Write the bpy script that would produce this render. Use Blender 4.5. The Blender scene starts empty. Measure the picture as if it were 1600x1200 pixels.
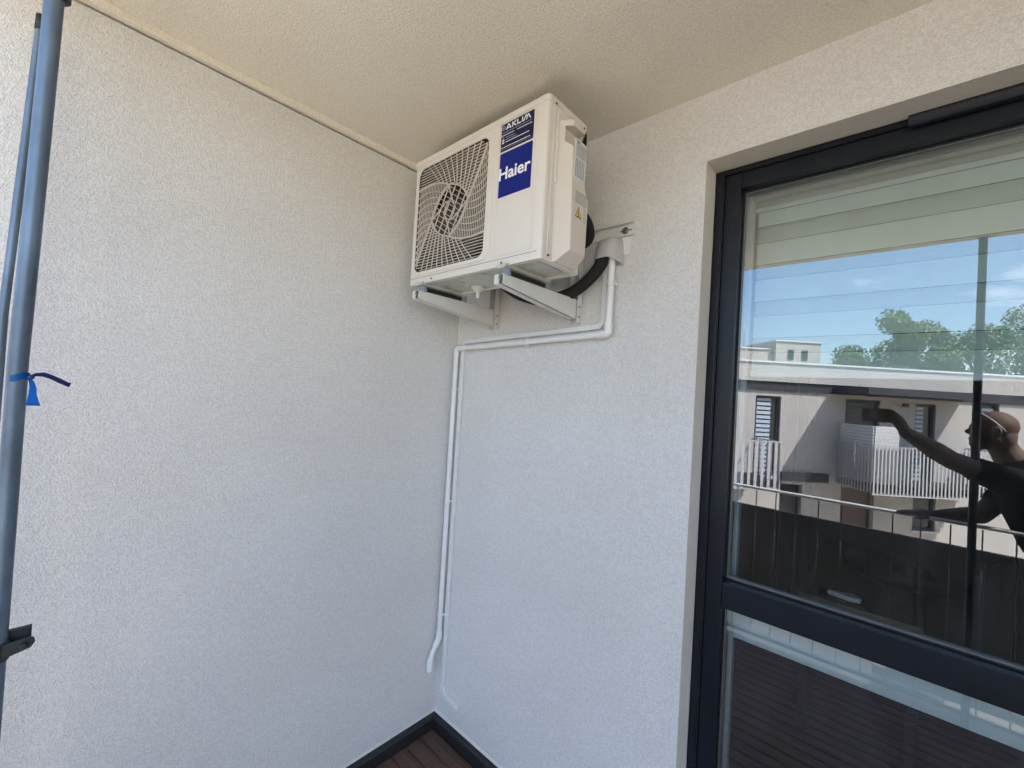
import bpy, bmesh, math, random
from mathutils import Vector, Matrix
random.seed(7)
S = bpy.context.scene
COL = S.collection
R = math.radians

# ------------------------------------------------------------------ camera
cam_d = bpy.data.cameras.new('Camera')
cam = bpy.data.objects.new('Camera', cam_d); COL.objects.link(cam)
CP = Vector((1.6752, -1.4084, 1.7365)); YAW, PITCH, ROLL = .7382, .0183, .0590
fwd = Vector((-math.sin(YAW)*math.cos(PITCH), math.cos(YAW)*math.cos(PITCH), math.sin(PITCH)))
rgt = Vector((math.cos(YAW), math.sin(YAW), 0)); upv = rgt.cross(fwd)
r2 = rgt*math.cos(ROLL)+upv*math.sin(ROLL); u2 = upv*math.cos(ROLL)-rgt*math.sin(ROLL)
m = Matrix((r2, u2, -fwd)).transposed().to_4x4(); m.translation = CP
cam.matrix_world = m
cam_d.sensor_width = 36; cam_d.lens = 663.5/1600*36; cam_d.clip_start = .01; cam_d.clip_end = 2000
S.camera = cam

# ------------------------------------------------------------------ light
SUN = Vector((.78, .034, 1.0)).normalized()          # direction towards the sun
W = bpy.data.worlds.new('World'); S.world = W; W.use_nodes = True
nt = W.node_tree; nt.nodes.clear()
out = nt.nodes.new('ShaderNodeOutputWorld'); bg = nt.nodes.new('ShaderNodeBackground')
sky = nt.nodes.new('ShaderNodeTexSky'); sky.sky_type = 'NISHITA'; sky.sun_disc = False
sky.sun_elevation = math.asin(SUN.z); sky.sun_rotation = math.atan2(SUN.x, SUN.y)
sky.air_density = 1.0; sky.dust_density = 1.1; sky.ozone_density = 3.0; sky.altitude = 120
tc = nt.nodes.new('ShaderNodeTexCoord'); mp = nt.nodes.new('ShaderNodeMapping'); mp.inputs['Scale'].default_value = (1, 1, 2.6)
nz = nt.nodes.new('ShaderNodeTexNoise'); nz.inputs['Scale'].default_value = 3.1; nz.inputs['Detail'].default_value = 7; nz.inputs['Roughness'].default_value = .55
cr = nt.nodes.new('ShaderNodeValToRGB'); cr.color_ramp.elements[0].position = .56; cr.color_ramp.elements[1].position = .78
cr.color_ramp.elements[0].color = (0, 0, 0, 1); cr.color_ramp.elements[1].color = (.75, .75, .75, 1)
mx = nt.nodes.new('ShaderNodeMixRGB'); mx.inputs[2].default_value = (10.5, 10.6, 11.2, 1)
L = nt.links
L.new(tc.outputs['Generated'], mp.inputs[0]); L.new(mp.outputs[0], nz.inputs['Vector']); L.new(nz.outputs['Fac'], cr.inputs[0])
L.new(cr.outputs[0], mx.inputs[0]); L.new(sky.outputs[0], mx.inputs[1]); L.new(mx.outputs[0], bg.inputs[0]); L.new(bg.outputs[0], out.inputs[0])
bg.inputs[1].default_value = .132
sd = bpy.data.lights.new('Sun', 'SUN'); sd.energy = 5.0; sd.angle = R(.5); sd.color = (1, .955, .88)
so = bpy.data.objects.new('Sun', sd); COL.objects.link(so)
so.rotation_euler = SUN.to_track_quat('Z', 'Y').to_euler()
vs = S.view_settings; S.display_settings.display_device = 'sRGB'
vs.view_transform = 'Standard'; vs.look = 'None'; vs.gamma = 1; vs.use_curve_mapping = False
vs.exposure = 2.1
S.cycles.max_bounces = 10; S.cycles.diffuse_bounces = 6; S.cycles.glossy_bounces = 5; S.cycles.transparent_max_bounces = 16
S.cycles.caustics_reflective = False; S.cycles.caustics_refractive = False
S.cycles.use_denoising = True

# ------------------------------------------------------------------ materials
def mat(name, col, rough=.6, metal=0, var=0, vscale=8, bump=0, bscale=60, bdist=.002, spec=.5, vcol=None, coords='Object', stretch=None, coat=0):
    M = bpy.data.materials.new(name); M.use_nodes = True
    n = M.node_tree.nodes; l = M.node_tree.links; b = n['Principled BSDF']
    b.inputs['Base Color'].default_value = (*col, 1); b.inputs['Roughness'].default_value = rough
    b.inputs['Metallic'].default_value = metal; b.inputs['Specular IOR Level'].default_value = spec
    if coat: b.inputs['Coat Weight'].default_value = coat
    if var or bump:
        t = n.new('ShaderNodeTexCoord'); v = t.outputs[coords]
        if stretch:
            mpn = n.new('ShaderNodeMapping'); mpn.inputs['Scale'].default_value = stretch; l.new(v, mpn.inputs[0]); v = mpn.outputs[0]
    if var:
        z = n.new('ShaderNodeTexNoise'); z.inputs['Scale'].default_value = vscale; z.inputs['Detail'].default_value = 6; z.inputs['Roughness'].default_value = .6
        l.new(v, z.inputs['Vector'])
        c = n.new('ShaderNodeValToRGB'); c.color_ramp.elements[0].position = .3; c.color_ramp.elements[1].position = .7
        dk = vcol or tuple(x*(1-var) for x in col)
        c.color_ramp.elements[0].color = (*dk, 1); c.color_ramp.elements[1].color = (*[min(1, x*(1+var*.35)) for x in col], 1)
        l.new(z.outputs['Fac'], c.inputs[0]); l.new(c.outputs[0], b.inputs['Base Color'])
    if bump:
        z = n.new('ShaderNodeTexNoise'); z.inputs['Scale'].default_value = bscale; z.inputs['Detail'].default_value = 3
        l.new(v, z.inputs['Vector'])
        q = n.new('ShaderNodeBump'); q.inputs['Strength'].default_value = bump; q.inputs['Distance'].default_value = bdist
        l.new(z.outputs['Fac'], q.inputs['Height']); l.new(q.outputs[0], b.inputs['Normal'])
    return M

def stucco(name, col, s=1.0, k=1.0):
    """scraped mineral render: 2 mm grains, small pits, faint large blotches"""
    M = bpy.data.materials.new(name); M.use_nodes = True
    n = M.node_tree.nodes; l = M.node_tree.links; b = n['Principled BSDF']; b.inputs['Roughness'].default_value = .95; b.inputs['Specular IOR Level'].default_value = .15
    t = n.new('ShaderNodeTexCoord')
    wp = n.new('ShaderNodeTexNoise'); wp.inputs['Scale'].default_value = 150*s; l.new(t.outputs['Object'], wp.inputs['Vector'])
    ad = n.new('ShaderNodeVectorMath'); ad.operation = 'MULTIPLY_ADD'; l.new(wp.outputs['Color'], ad.inputs[0]); ad.inputs[1].default_value = (.006, .006, .006); l.new(t.outputs['Object'], ad.inputs[2])
    g = n.new('ShaderNodeTexNoise'); g.inputs['Scale'].default_value = 150*s; g.inputs['Detail'].default_value = 4; g.inputs['Roughness'].default_value = .62
    l.new(ad.outputs[0], g.inputs['Vector'])
    vo = n.new('ShaderNodeTexVoronoi'); vo.inputs['Scale'].default_value = 290*s; l.new(ad.outputs[0], vo.inputs['Vector'])
    sm = n.new('ShaderNodeMath'); sm.operation = 'MULTIPLY_ADD'; l.new(vo.outputs['Distance'], sm.inputs[0]); sm.inputs[1].default_value = -.45; l.new(g.outputs['Fac'], sm.inputs[2])
    bp = n.new('ShaderNodeBump'); bp.inputs['Strength'].default_value = .95*k; bp.inputs['Distance'].default_value = .0036
    l.new(sm.outputs[0], bp.inputs['Height']); l.new(bp.outputs[0], b.inputs['Normal'])
    # pits where the grain tore out, a touch darker, and weak large blotches of wash
    pr = n.new('ShaderNodeValToRGB'); pr.color_ramp.elements[0].position = .22; pr.color_ramp.elements[1].position = .42
    pr.color_ramp.elements[0].color = (.60, .58, .55, 1); pr.color_ramp.elements[1].color = (1, 1, 1, 1)
    sub = n.new('ShaderNodeMath'); sub.operation = 'ADD'; sub.inputs[1].default_value = .06; l.new(sm.outputs[0], sub.inputs[0]); l.new(sub.outputs[0], pr.inputs[0])
    bl = n.new('ShaderNodeTexNoise'); bl.inputs['Scale'].default_value = 1.7; bl.inputs['Detail'].default_value = 5; l.new(t.outputs['Object'], bl.inputs['Vector'])
    br = n.new('ShaderNodeValToRGB'); br.color_ramp.elements[0].position = .3; br.color_ramp.elements[1].position = .7
    br.color_ramp.elements[0].color = (col[0]*.93, col[1]*.92, col[2]*.905, 1); br.color_ramp.elements[1].color = (*col, 1)
    l.new(bl.outputs['Fac'], br.inputs[0])
    mm = n.new('ShaderNodeMixRGB'); mm.blend_type = 'MULTIPLY'; mm.inputs[0].default_value = .36*k
    l.new(br.outputs[0], mm.inputs[1]); l.new(pr.outputs[0], mm.inputs[2]); l.new(mm.outputs[0], b.inputs['Base Color'])
    return M

M = {}
M['stucco'] = stucco('stucco', (.785, .78, .775))
M['soffit'] = stucco('soffit_render', (.90, .86, .775), 1.0, .9)
M['reveal'] = stucco('reveal_render', (.76, .735, .69), 1.0, .6)
M['white_metal'] = mat('painted_steel', (.66, .66, .635), .38, bump=.08, bscale=90, bdist=.0006, var=.05, vscale=14)
M['ac'] = mat('cream_enamel', (.69, .665, .625), .36, bump=.12, bscale=260, bdist=.0003, var=.03, vscale=5)
M['ac_pl'] = mat('cream_plastic', (.64, .595, .545), .45, bump=.1, bscale=300, bdist=.0003)
M['ac_gal'] = mat('base_pan_steel', (.56, .58, .52), .45, metal=.15, var=.3, vscale=11)
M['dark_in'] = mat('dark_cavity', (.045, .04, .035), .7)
M['fin'] = mat('condenser_fins', (.10, .10, .09), .5, metal=.4, var=.3, vscale=120)
M['fan'] = mat('fan_plastic', (.065, .06, .054), .5)
M['rubber'] = mat('blue_grey_rubber', (.20, .25, .31), .6)
M['pvc'] = mat('white_plastic', (.77, .77, .765), .32, var=.03, vscale=20)
M['pvc2'] = mat('white_duct_plastic', (.72, .73, .72), .38, var=.03, vscale=20)
M['foam'] = mat('black_foam', (.012, .012, .012), .9, bump=.4, bscale=200, bdist=.001)
M['zinc'] = mat('zinc_bolt', (.35, .35, .34), .35, metal=.9)
M['dark_hole'] = mat('screw_recess', (.03, .028, .025), .6)
M['frame'] = mat('anthracite_foil', (.0085, .0115, .018), .36, spec=.32, bump=.15, bscale=400, bdist=.0003, var=.35, vscale=6)
M['gasket'] = mat('black_gasket', (.008, .008, .009), .5)
M['spacer'] = mat('glazing_seal', (.30, .31, .31), .35, metal=.5)
M['inner'] = mat('white_pvc_frame', (.88, .89, .90), .35)
M['blind'] = mat('blind_fabric', (.74, .83, .78), .8, bump=.15, bscale=500, bdist=.0004)
M['thread'] = mat('blind_thread', (.56, .64, .60), .8)
M['hem'] = mat('blind_hem', (.10, .11, .11), .8)
M['skirt'] = mat('black_membrane', (.016, .015, .017), .55, bump=.3, bscale=40, bdist=.002, var=.3, vscale=12)
M['tube'] = mat('galvanised_tube', (.135, .19, .26), .42, metal=.35, var=.5, vscale=12, bump=.3, bscale=70, bdist=.0005, stretch=(1, 1, .35))
M['clamp'] = mat('dark_steel_clamp', (.025, .032, .038), .5, metal=.3)
M['ribbon'] = mat('blue_ribbon', (.01, .22, .72), .45)
M['ribbon2'] = mat('navy_ribbon', (.015, .03, .16), .35)
M['navy'] = mat('navy_sticker', (.004, .006, .05), .3, spec=.3)
M['blue'] = mat('blue_sticker', (.0008, .011, .19), .4, spec=.25)
M['white_ink'] = mat('white_ink', (.85, .86, .9), .4)
M['lav_ink'] = mat('pale_ink', (.33, .36, .55), .5)
M['label'] = mat('rating_label_paper', (.62, .66, .70), .35)
M['grey_ink'] = mat('grey_ink', (.27, .27, .28), .6)
M['yellow'] = mat('warning_yellow', (.75, .50, .05), .45)
M['black'] = mat('black_ink', (.01, .01, .01), .5)

def wood_deck():
    m_ = mat('deck_boards', (.115, .068, .050), .6, var=.45, vscale=6, bump=.35, bscale=60, bdist=.001, stretch=(1, 12, 3), spec=.25)
    return m_
M['deck'] = wood_deck(); M['jaw_shade'] = mat('jaw_shade', (.03, .022, .018), .95, bump=.6, bscale=180, bdist=.003)  # last one: dark colour that paints shade onto the lower face

def glass():
    g = bpy.data.materials.new('window_glass'); g.use_nodes = True
    n = g.node_tree.nodes; l = g.node_tree.links; n.clear()
    o = n.new('ShaderNodeOutputMaterial'); mxs = n.new('ShaderNodeMixShader'); tr = n.new('ShaderNodeBsdfTransparent'); gl = n.new('ShaderNodeBsdfGlossy')
    fr = n.new('ShaderNodeFresnel'); fr.inputs['IOR'].default_value = 1.55
    ad = n.new('ShaderNodeMath'); ad.operation = 'MULTIPLY_ADD'; ad.inputs[1].default_value = 1.4; ad.inputs[2].default_value = .058; ad.use_clamp = True
    tr.inputs[0].default_value = (.925, .975, .97, 1); gl.inputs['Color'].default_value = (.985, .975, 1, 1); gl.inputs['Roughness'].default_value = 0
    l.new(fr.outputs[0], ad.inputs[0]); l.new(ad.outputs[0], mxs.inputs[0]); l.new(tr.outputs[0], mxs.inputs[1]); l.new(gl.outputs[0], mxs.inputs[2]); # a thin film of dust and wiped smears on the pane
    tcg = n.new('ShaderNodeTexCoord'); mpg = n.new('ShaderNodeMapping'); mpg.inputs['Scale'].default_value = (3.5, 1, 1.1); nzg = n.new('ShaderNodeTexNoise'); nzg.inputs['Scale'].default_value = 3; nzg.inputs['Detail'].default_value = 8; nzg.inputs['Roughness'].default_value = .65
    crg = n.new('ShaderNodeMapRange'); crg.inputs[1].default_value = .42; crg.inputs[2].default_value = .80; crg.inputs[3].default_value = .002; crg.inputs[4].default_value = .030
    df = n.new('ShaderNodeBsdfDiffuse'); df.inputs[0].default_value = (.6, .6, .6, 1); m2 = n.new('ShaderNodeMixShader')
    l.new(tcg.outputs['Object'], mpg.inputs[0]); l.new(mpg.outputs[0], nzg.inputs['Vector']); l.new(nzg.outputs['Fac'], crg.inputs[0]); l.new(crg.outputs[0], m2.inputs[0]); l.new(mxs.outputs[0], m2.inputs[1]); l.new(df.outputs[0], m2.inputs[2]); l.new(m2.outputs[0], o.inputs[0])
    return g
M['glass'] = glass()

# ------------------------------------------------------------------ mesh helpers
def new_bm(): return bmesh.new()

def obj(name, bm, material=None, parent=None, smooth=False, bevel=0, bseg=2, autosmooth=None, loc=None):
    me = bpy.data.meshes.new(name)
    bmesh.ops.recalc_face_normals(bm, faces=bm.faces[:])
    bm.to_mesh(me); bm.free()
    mats = material if isinstance(material, (list, tuple)) else [material]
    for mm in mats:
        if mm: me.materials.append(mm)
    o = bpy.data.objects.new(name, me); COL.objects.link(o)
    if parent: o.parent = parent
    if loc: o.location = loc
    if bevel:
        b = o.modifiers.new('Bevel', 'BEVEL'); b.width = bevel; b.segments = bseg; b.limit_method = 'ANGLE'; b.angle_limit = R(35)
        if smooth or bseg > 1:
            for p in me.polygons: p.use_smooth = True
            w = o.modifiers.new('WN', 'WEIGHTED_NORMAL'); w.keep_sharp = True
    elif smooth:
        for p in me.polygons: p.use_smooth = True
        if autosmooth: me.set_sharp_from_angle(angle=R(autosmooth))
    return o

def thing(name, label, cat, loc=(0, 0, 0), group=None, rot=0):
    o = bpy.data.objects.new(name, None); COL.objects.link(o); o.location = loc; o.rotation_euler = (0, 0, rot); o.empty_display_size = .1
    o['label'] = label; o['category'] = cat
    if group: o['group'] = group
    return o

def tag(o, label, cat, group=None):
    o['label'] = label; o['category'] = cat
    if group: o['group'] = group
    return o

def struct(o): o['kind'] = 'structure'; return o

def box(bm, a, b, mi=0, mtx=None):
    x0, y0, z0 = a; x1, y1, z1 = b
    vs_ = [bm.verts.new(Vector(p) if mtx is None else mtx @ Vector(p)) for p in
           ((x0, y0, z0), (x1, y0, z0), (x1, y1, z0), (x0, y1, z0), (x0, y0, z1), (x1, y0, z1), (x1, y1, z1), (x0, y1, z1))]
    for f in ((0, 3, 2, 1), (4, 5, 6, 7), (0, 1, 5, 4), (1, 2, 6, 5), (2, 3, 7, 6), (3, 0, 4, 7)):
        q = bm.faces.new([vs_[i] for i in f]); q.material_index = mi
    return vs_

def tube(bm, pts, rad, n=12, mi=0, caps=True):
    pts = [Vector(p) for p in pts]; rings = []
    rads = rad if isinstance(rad, (list, tuple)) else [rad]*len(pts)
    t0 = (pts[1]-pts[0]).normalized(); ref = Vector((0, 0, 1)) if abs(t0.z) < .9 else Vector((1, 0, 0))
    nrm = t0.cross(ref).normalized()
    for i, p in enumerate(pts):
        if i == 0: t = pts[1]-pts[0]
        elif i == len(pts)-1: t = pts[-1]-pts[-2]
        else: t = (pts[i+1]-p).normalized()+(p-pts[i-1]).normalized()
        t.normalize(); nrm = (nrm-t*nrm.dot(t)).normalized(); bn = t.cross(nrm)
        k = 1.0
        if 0 < i < len(pts)-1:
            c = (pts[i+1]-p).normalized().dot((p-pts[i-1]).normalized()); k = 1/max(.6, math.sqrt((1+c)/2))
        rings.append([bm.verts.new(p+(nrm*math.cos(2*math.pi*j/n)+bn*math.sin(2*math.pi*j/n))*rads[i]*(k if k < 1.3 else 1)) for j in range(n)])
    for a, b in zip(rings, rings[1:]):
        for j in range(n):
            f = bm.faces.new((a[j], a[(j+1) % n], b[(j+1) % n], b[j])); f.material_index = mi; f.smooth = True
    if caps:
        for r_ in (rings[0], rings[-1]):
            f = bm.faces.new(r_); f.material_index = mi

def cyl(bm, p0, p1, r, n=16, mi=0, r1=None): tube(bm, [p0, p1], [r, r if r1 is None else r1], n, mi)

def prism(bm, poly, axis, a, b, mi=0):
    """poly: 2-D points in the two other axes (order x,y,z minus axis); extruded from a to b along axis"""
    def P(p, v):
        if axis == 0: return (v, p[0], p[1])
        if axis == 1: return (p[0], v, p[1])
        return (p[0], p[1], v)
    A_ = [bm.verts.new(P(p, a)) for p in poly]; B_ = [bm.verts.new(P(p, b)) for p in poly]; n = len(poly)
    for f in (A_, B_[::-1]): q = bm.faces.new(f); q.material_index = mi
    for i in range(n): q = bm.faces.new((A_[i], B_[i], B_[(i+1) % n], A_[(i+1) % n])); q.material_index = mi

def rrect(x0, y0, x1, y1, r, n=6):
    out_ = []
    for cx, cy, a0 in ((x1-r, y1-r, 0), (x0+r, y1-r, 90), (x0+r, y0+r, 180), (x1-r, y0+r, 270)):
        for i in range(n+1):
            a = R(a0+90*i/n); out_.append((cx+r*math.cos(a), cy+r*math.sin(a)))
    return out_

def ring_prism(bm, outer, inner, axis, a, b, mi=0):
    def P(p, v): return (v, p[0], p[1]) if axis == 0 else ((p[0], v, p[1]) if axis == 1 else (p[0], p[1], v))
    n = len(outer)
    L4 = [[bm.verts.new(P(p, v)) for p in lp] for lp in (outer, inner) for v in (a, b)]
    oa, ob, ia, ib = L4
    for i in range(n):
        j = (i+1) % n
        for q in ((oa[i], oa[j], ob[j], ob[i]), (ia[j], ia[i], ib[i], ib[j]), (oa[j], oa[i], ia[i], ia[j]), (ob[i], ob[j], ib[j], ib[i])):
            f = bm.faces.new(q); f.material_index = mi

def frame_rect(bm, x0, z0, x1, z1, w, y0, y1, mi=0):
    """rectangular frame in the xz plane; w = (left, right, bottom, top) widths"""
    l_, r_, b_, t_ = w
    ring_prism(bm, [(x0, z0), (x1, z0), (x1, z1), (x0, z1)], [(x0+l_, z0+b_), (x1-r_, z0+b_), (x1-r_, z1-t_), (x0+l_, z1-t_)], 1, y0, y1, mi)

def apply_mods(o):
    dg = bpy.context.evaluated_depsgraph_get(); ev = o.evaluated_get(dg)
    me = bpy.data.meshes.new_from_object(ev); old = o.data; o.modifiers.clear(); o.data = me
    return o

def cut(o, bm):
    c = obj('cutter', bm, None)
    mo = o.modifiers.new('B', 'BOOLEAN'); mo.operation = 'DIFFERENCE'; mo.solver = 'EXACT'; mo.object = c
    apply_mods(o); bpy.data.objects.remove(c, do_unlink=True)

def text_into(bm, body, size, at, width=None, bold=0, mi=0, depth=.0004, M4=None):
    """letters lying in local xy, placed with matrix M4 (x -> right, y -> up)"""
    cu = bpy.data.curves.new('t', 'FONT'); cu.body = body; cu.size = size; cu.offset = bold; cu.extrude = depth; cu.resolution_u = 3
    o = bpy.data.objects.new('t', cu); COL.objects.link(o)
    dg = bpy.context.evaluated_depsgraph_get(); me = bpy.data.meshes.new_from_object(o.evaluated_get(dg))
    xs = [v.co.x for v in me.vertices]; ys = [v.co.y for v in me.vertices]
    k = 1 if width is None else width/(max(xs)-min(xs))
    T = M4 @ Matrix.Translation((at[0], at[1], 0)) @ Matrix.Diagonal((k, 1, 1, 1)) @ Matrix.Translation((-min(xs), 0, 0))
    me.transform(T)
    nf = len(bm.faces); bm.from_mesh(me); bm.faces.ensure_lookup_table()
    for f in bm.faces[nf:]: f.material_index = mi
    bpy.data.objects.remove(o, do_unlink=True); bpy.data.curves.remove(cu); bpy.data.meshes.remove(me)

def stroke(bm, M4, p, q, w, mi=0, d=.0006):
    """flat bar from p to q in local xy, thickness w"""
    p = Vector((*p, 0)); q = Vector((*q, 0)); t = (q-p).normalized(); n = Vector((-t.y, t.x, 0))*w/2
    v = [p+n, p-n, q-n, q+n]
    A_ = [bm.verts.new(M4 @ (a+Vector((0, 0, d)))) for a in v]; B_ = [bm.verts.new(M4 @ (a-Vector((0, 0, .0002)))) for a in v]
    for f in [A_, B_[::-1]]+[[A_[i], B_[i], B_[(i+1) % 4], A_[(i+1) % 4]] for i in range(4)]:
        g = bm.faces.new(f); g.material_index = mi

# ================================================================== SETTING: balcony shell
ZC = 2.75; SKZ = .117
# window opening
WX0, WX1, WZ1 = 1.188, 3.35, 2.528
YF, YG = .098, .150                       # face of the window frame, face of the glass
bm = new_bm()                              # window wall: a 34 cm thick shell round the opening
box(bm, (-.3, 0, -.25), (WX0, .34, ZC)); box(bm, (WX0, 0, WZ1), (WX1, .34, ZC)); box(bm, (WX1, 0, -.25), (5.4, .34, ZC))
box(bm, (WX0, 0, -.25), (WX1, .34, .03))
bmesh.ops.remove_doubles(bm, verts=bm.verts[:], dist=.0001)
ww = obj('window_wall', bm, M['stucco']); tag(ww, 'cream roughcast wall the window is set into, carrying the air conditioner', 'wall')
bm = new_bm()                              # smoother lining of the reveal, 3 mm proud of the opening sides
box(bm, (WX0-.001, .0015, .031), (WX0+.003, YF-.001, WZ1-.003)); box(bm, (WX0-.001, .0015, WZ1-.004), (WX1, YF-.001, WZ1+.001))
obj('reveal', bm, M['reveal'], ww)
bm = new_bm()
prism(bm, [(-.030, 0), (-.030, SKZ-.012), (-.024, SKZ-.004), (-.0002, SKZ-.004), (-.0002, 0)], 0, .030, WX0-.02)
obj('skirting', bm, M['skirt'], ww)
bm = new_bm(); prism(bm, [(-.0005, SKZ-.003), (-.006, SKZ-.003), (-.006, SKZ+.002), (-.0005, SKZ+.010)], 0, .003, WX0-.012); obj('base_profile', bm, M['reveal'], ww)

bm = new_bm(); box(bm, (-.30, -1.80, -.25), (0, -.0005, ZC-.030)); box(bm, (-.30, -1.80, ZC-.024), (-.006, -.0005, ZC-.001))
sw = obj('side_wall', bm, M['stucco']); tag(sw, 'pale roughcast side wall behind the grey tubes, ending at the corner', 'wall')
bm = new_bm(); prism(bm, [(.0002, 0), (.030, 0), (.030, SKZ-.012), (.024, SKZ-.004), (.0002, SKZ-.004)], 1, -1.78, -.0005)
# prism axis 1 takes (x, z) pairs
obj('skirting', bm, M['skirt'], sw)
bm = new_bm(); prism(bm, [(.0005, SKZ-.003), (.004, SKZ-.003), (.004, SKZ+.002), (.0005, SKZ+.008)], 1, -1.78, -.004); obj('base_profile', bm, M['reveal'], sw)
bm = new_bm(); box(bm, (.0, -1.79, ZC-.0235), (.018, -.001, ZC-.0005)); obj('joint_bead', bm, M['soffit'], sw)

bm = new_bm(); box(bm, (-.30, -1.785, ZC), (5.40, .34, ZC+.26))
tag(obj('balcony_ceiling', bm, M['soffit']), 'beige textured underside of the slab above the balcony', 'ceiling')
bm = new_bm(); box(bm, (5.10, -1.785, -.25), (5.40, -.0005, ZC-.001))  # added out of view to keep the sun off the balcony
tag(obj('sun_block_wall', bm, M['stucco']), 'unseen roughcast wall added at the far end of the balcony to block the sun', 'wall')
bm = new_bm(); box(bm, (-.30, .345, ZC+.002), (5.40, 6.5, ZC+.26)); box(bm, (-.6, .40, ZC+.262), (5.8, 7.0, ZC+1.4))
box(bm, (-8, .1, -6.2), (-.62, 8, ZC+1.4)); box(bm, (5.41, .1, -6.2), (13, 8, ZC+1.4))
tag(obj('apartment_block', bm, M['stucco']), 'storeys and neighbouring flats of the block the balcony belongs to', 'building')
# deck
bm = new_bm(); box(bm, (-.30, -1.79, -.25), (5.40, -.001, .02)); struct(obj('floor', bm, M['skirt']))
bm = new_bm(); yy = -.034
while yy > -1.76:                                        # boards run along the window wall
    box(bm, (.031, yy-.073, .029), (5.09, yy, .055)); yy -= .0775
struct(obj('deck_floor', bm, M['deck'], bevel=.002))

# ================================================================== AIR CONDITIONER
AX, AY, AZ = .1945, -.437, 2.1396; AW, AD, AH = .680, .2115, .4967
ac = thing('air_conditioner', 'cream outdoor air conditioner unit with blue stickers, mounted under the ceiling in the corner', 'air conditioner', (AX, AY, AZ))
bm = new_bm(); box(bm, (0, 0, 0), (AW, AD, AH))
bmesh.ops.bevel(bm, geom=[e for e in bm.edges if abs((e.verts[0].co-e.verts[1].co).normalized().z) > .9], offset=.013, segments=4, affect='EDGES', profile=.5)
body = obj('casing', bm, M['ac'], ac)
GX0, GX1, GZ0, GZ1 = .0330, .4290, .0475, .4600
c = new_bm(); prism(c, rrect(GX0, GZ0, GX1, GZ1, .030), 1, -.05, .150); c.transform(Matrix.Translation((AX, AY, AZ)))
cut(body, c)
c = new_bm(); prism(c, [(AX+.02, AZ-.05), (AX+AW-.02, AZ-.05), (AX+AW-.02, AZ+.014), (AX+.02, AZ+.014)], 1, AY+.02, AY+AD-.02)
cut(body, c)
body.matrix_parent_inverse = Matrix.Identity(4)
for p in body.data.polygons: p.use_smooth = True
body.data.set_sharp_from_angle(angle=R(30))
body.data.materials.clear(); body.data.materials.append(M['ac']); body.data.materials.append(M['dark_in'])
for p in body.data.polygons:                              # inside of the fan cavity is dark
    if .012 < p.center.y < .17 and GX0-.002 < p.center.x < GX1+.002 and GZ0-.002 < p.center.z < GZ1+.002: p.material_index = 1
# raised ring round the grille, top seam and lower lip
bm = new_bm()
ring_prism(bm, rrect(.0240, .0330, .4590, .4755, .036), rrect(GX0-.001, GZ0-.001, GX1+.001, GZ1+.001, .029), 1, -.0042, .002)
obj('grille_surround', bm, M['ac'], ac, bevel=.0018)
bm = new_bm(); prism(bm, rrect(.4800, .0330, .6460, .4800, .014), 1, -.0022, .002); obj('front_panel', bm, M['ac'], ac, bevel=.0015)
bm = new_bm(); ring_prism(bm, rrect(.4850, .0390, .6400, .4740, .010), rrect(.4880, .0420, .6370, .4710, .008), 1, -.0034, -.0020); obj('panel_emboss', bm, M['ac'], ac)
for q in (((.014, -.0006, .0235), (AW-.016, .003, .0247)), ((.014, -.0006, .4848), (AW-.06, .003, .4858))): bm = new_bm(); box(bm, *q); obj('panel_seam', bm, M['dark_hole'], ac)
# top cover
bm = new_bm(); prism(bm, rrect(-.003, -.003, AW+.003, AD+.003, .015), 2, AH-.016, AH+.004); obj('top_cover', bm, M['ac'], ac, bevel=.003)

# ---- swirl grille
HC = Vector((.2300, .2550))
def rot180(p): return (2*HC.x-p[0], 2*HC.y-p[1])
def bez(p0, p1, p2, n=14): return [((1-t)**2*p0[0]+2*t*(1-t)*p1[0]+t*t*p2[0], (1-t)**2*p0[1]+2*t*(1-t)*p1[1]+t*t*p2[1]) for t in [i/n for i in range(n+1)]]
Htop = (.2190, .3540); Hr = (.3330, .2720); Hbot = rot180(Htop); Hl = rot180(Hr)
PL = (GX0, .3760); TRc = (.4270, .4520)
arc1 = bez(PL, (.150, .392), Htop); arc1b = bez(Htop, (.305, .340), Hr)
lineTR = bez(TRc, (.372, .335), Hr)
lineTRb = bez(Hr, (.305, .190), Hbot)
arc3, arc3b, lineBL, lineBLb = [[rot180(p) for p in a] for a in (arc1, arc1b, lineTR, lineTRb)]
poly_top = arc1+arc1b+lineTR[::-1]+[(GX0, .49)]
poly_bot = [rot180(p) for p in poly_top]
poly_left = arc1+lineBLb[::-1]+lineBL[::-1]+[(GX0-.02, .03)]
poly_right = [rot180(p) for p in poly_left]
cen_a = arc1b+lineTRb+arc3b+lineBLb
def inside(p, poly):
    x, y = p; c_ = False; j = len(poly)-1
    for i in range(len(poly)):
        xi, yi = poly[i]; xj, yj = poly[j]
        if (yi > y) != (yj > y) and x < (xj-xi)*(y-yi)/(yj-yi)+xi: c_ = not c_
        j = i
    return c_
frame_poly = rrect(GX0, GZ0, GX1, GZ1, .030)
bm = new_bm()
def runs(fixed, horiz, polys, lo, hi, st=.002):
    s = None; v = lo; segs = []
    while v <= hi+1e-6:
        p = (v, fixed) if horiz else (fixed, v)
        ok = inside(p, frame_poly) and any(inside(p, q) for q in polys)
        if ok and s is None: s = v
        if not ok and s is not None:
            if v-s > .006: segs.append((s-st*.5, v-st*.5))
            s = None
        v += st
    if s is not None: segs.append((s, hi))
    return segs
wz = .0011
z = GZ0+.008
while z < GZ1:
    for a, b in runs(z, True, (poly_top, poly_bot), GX0, GX1): box(bm, (a, .0035, z-wz*.85), (b, .0075, z+wz*.85))
    z += .0108
x = GX0+.006
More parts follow.
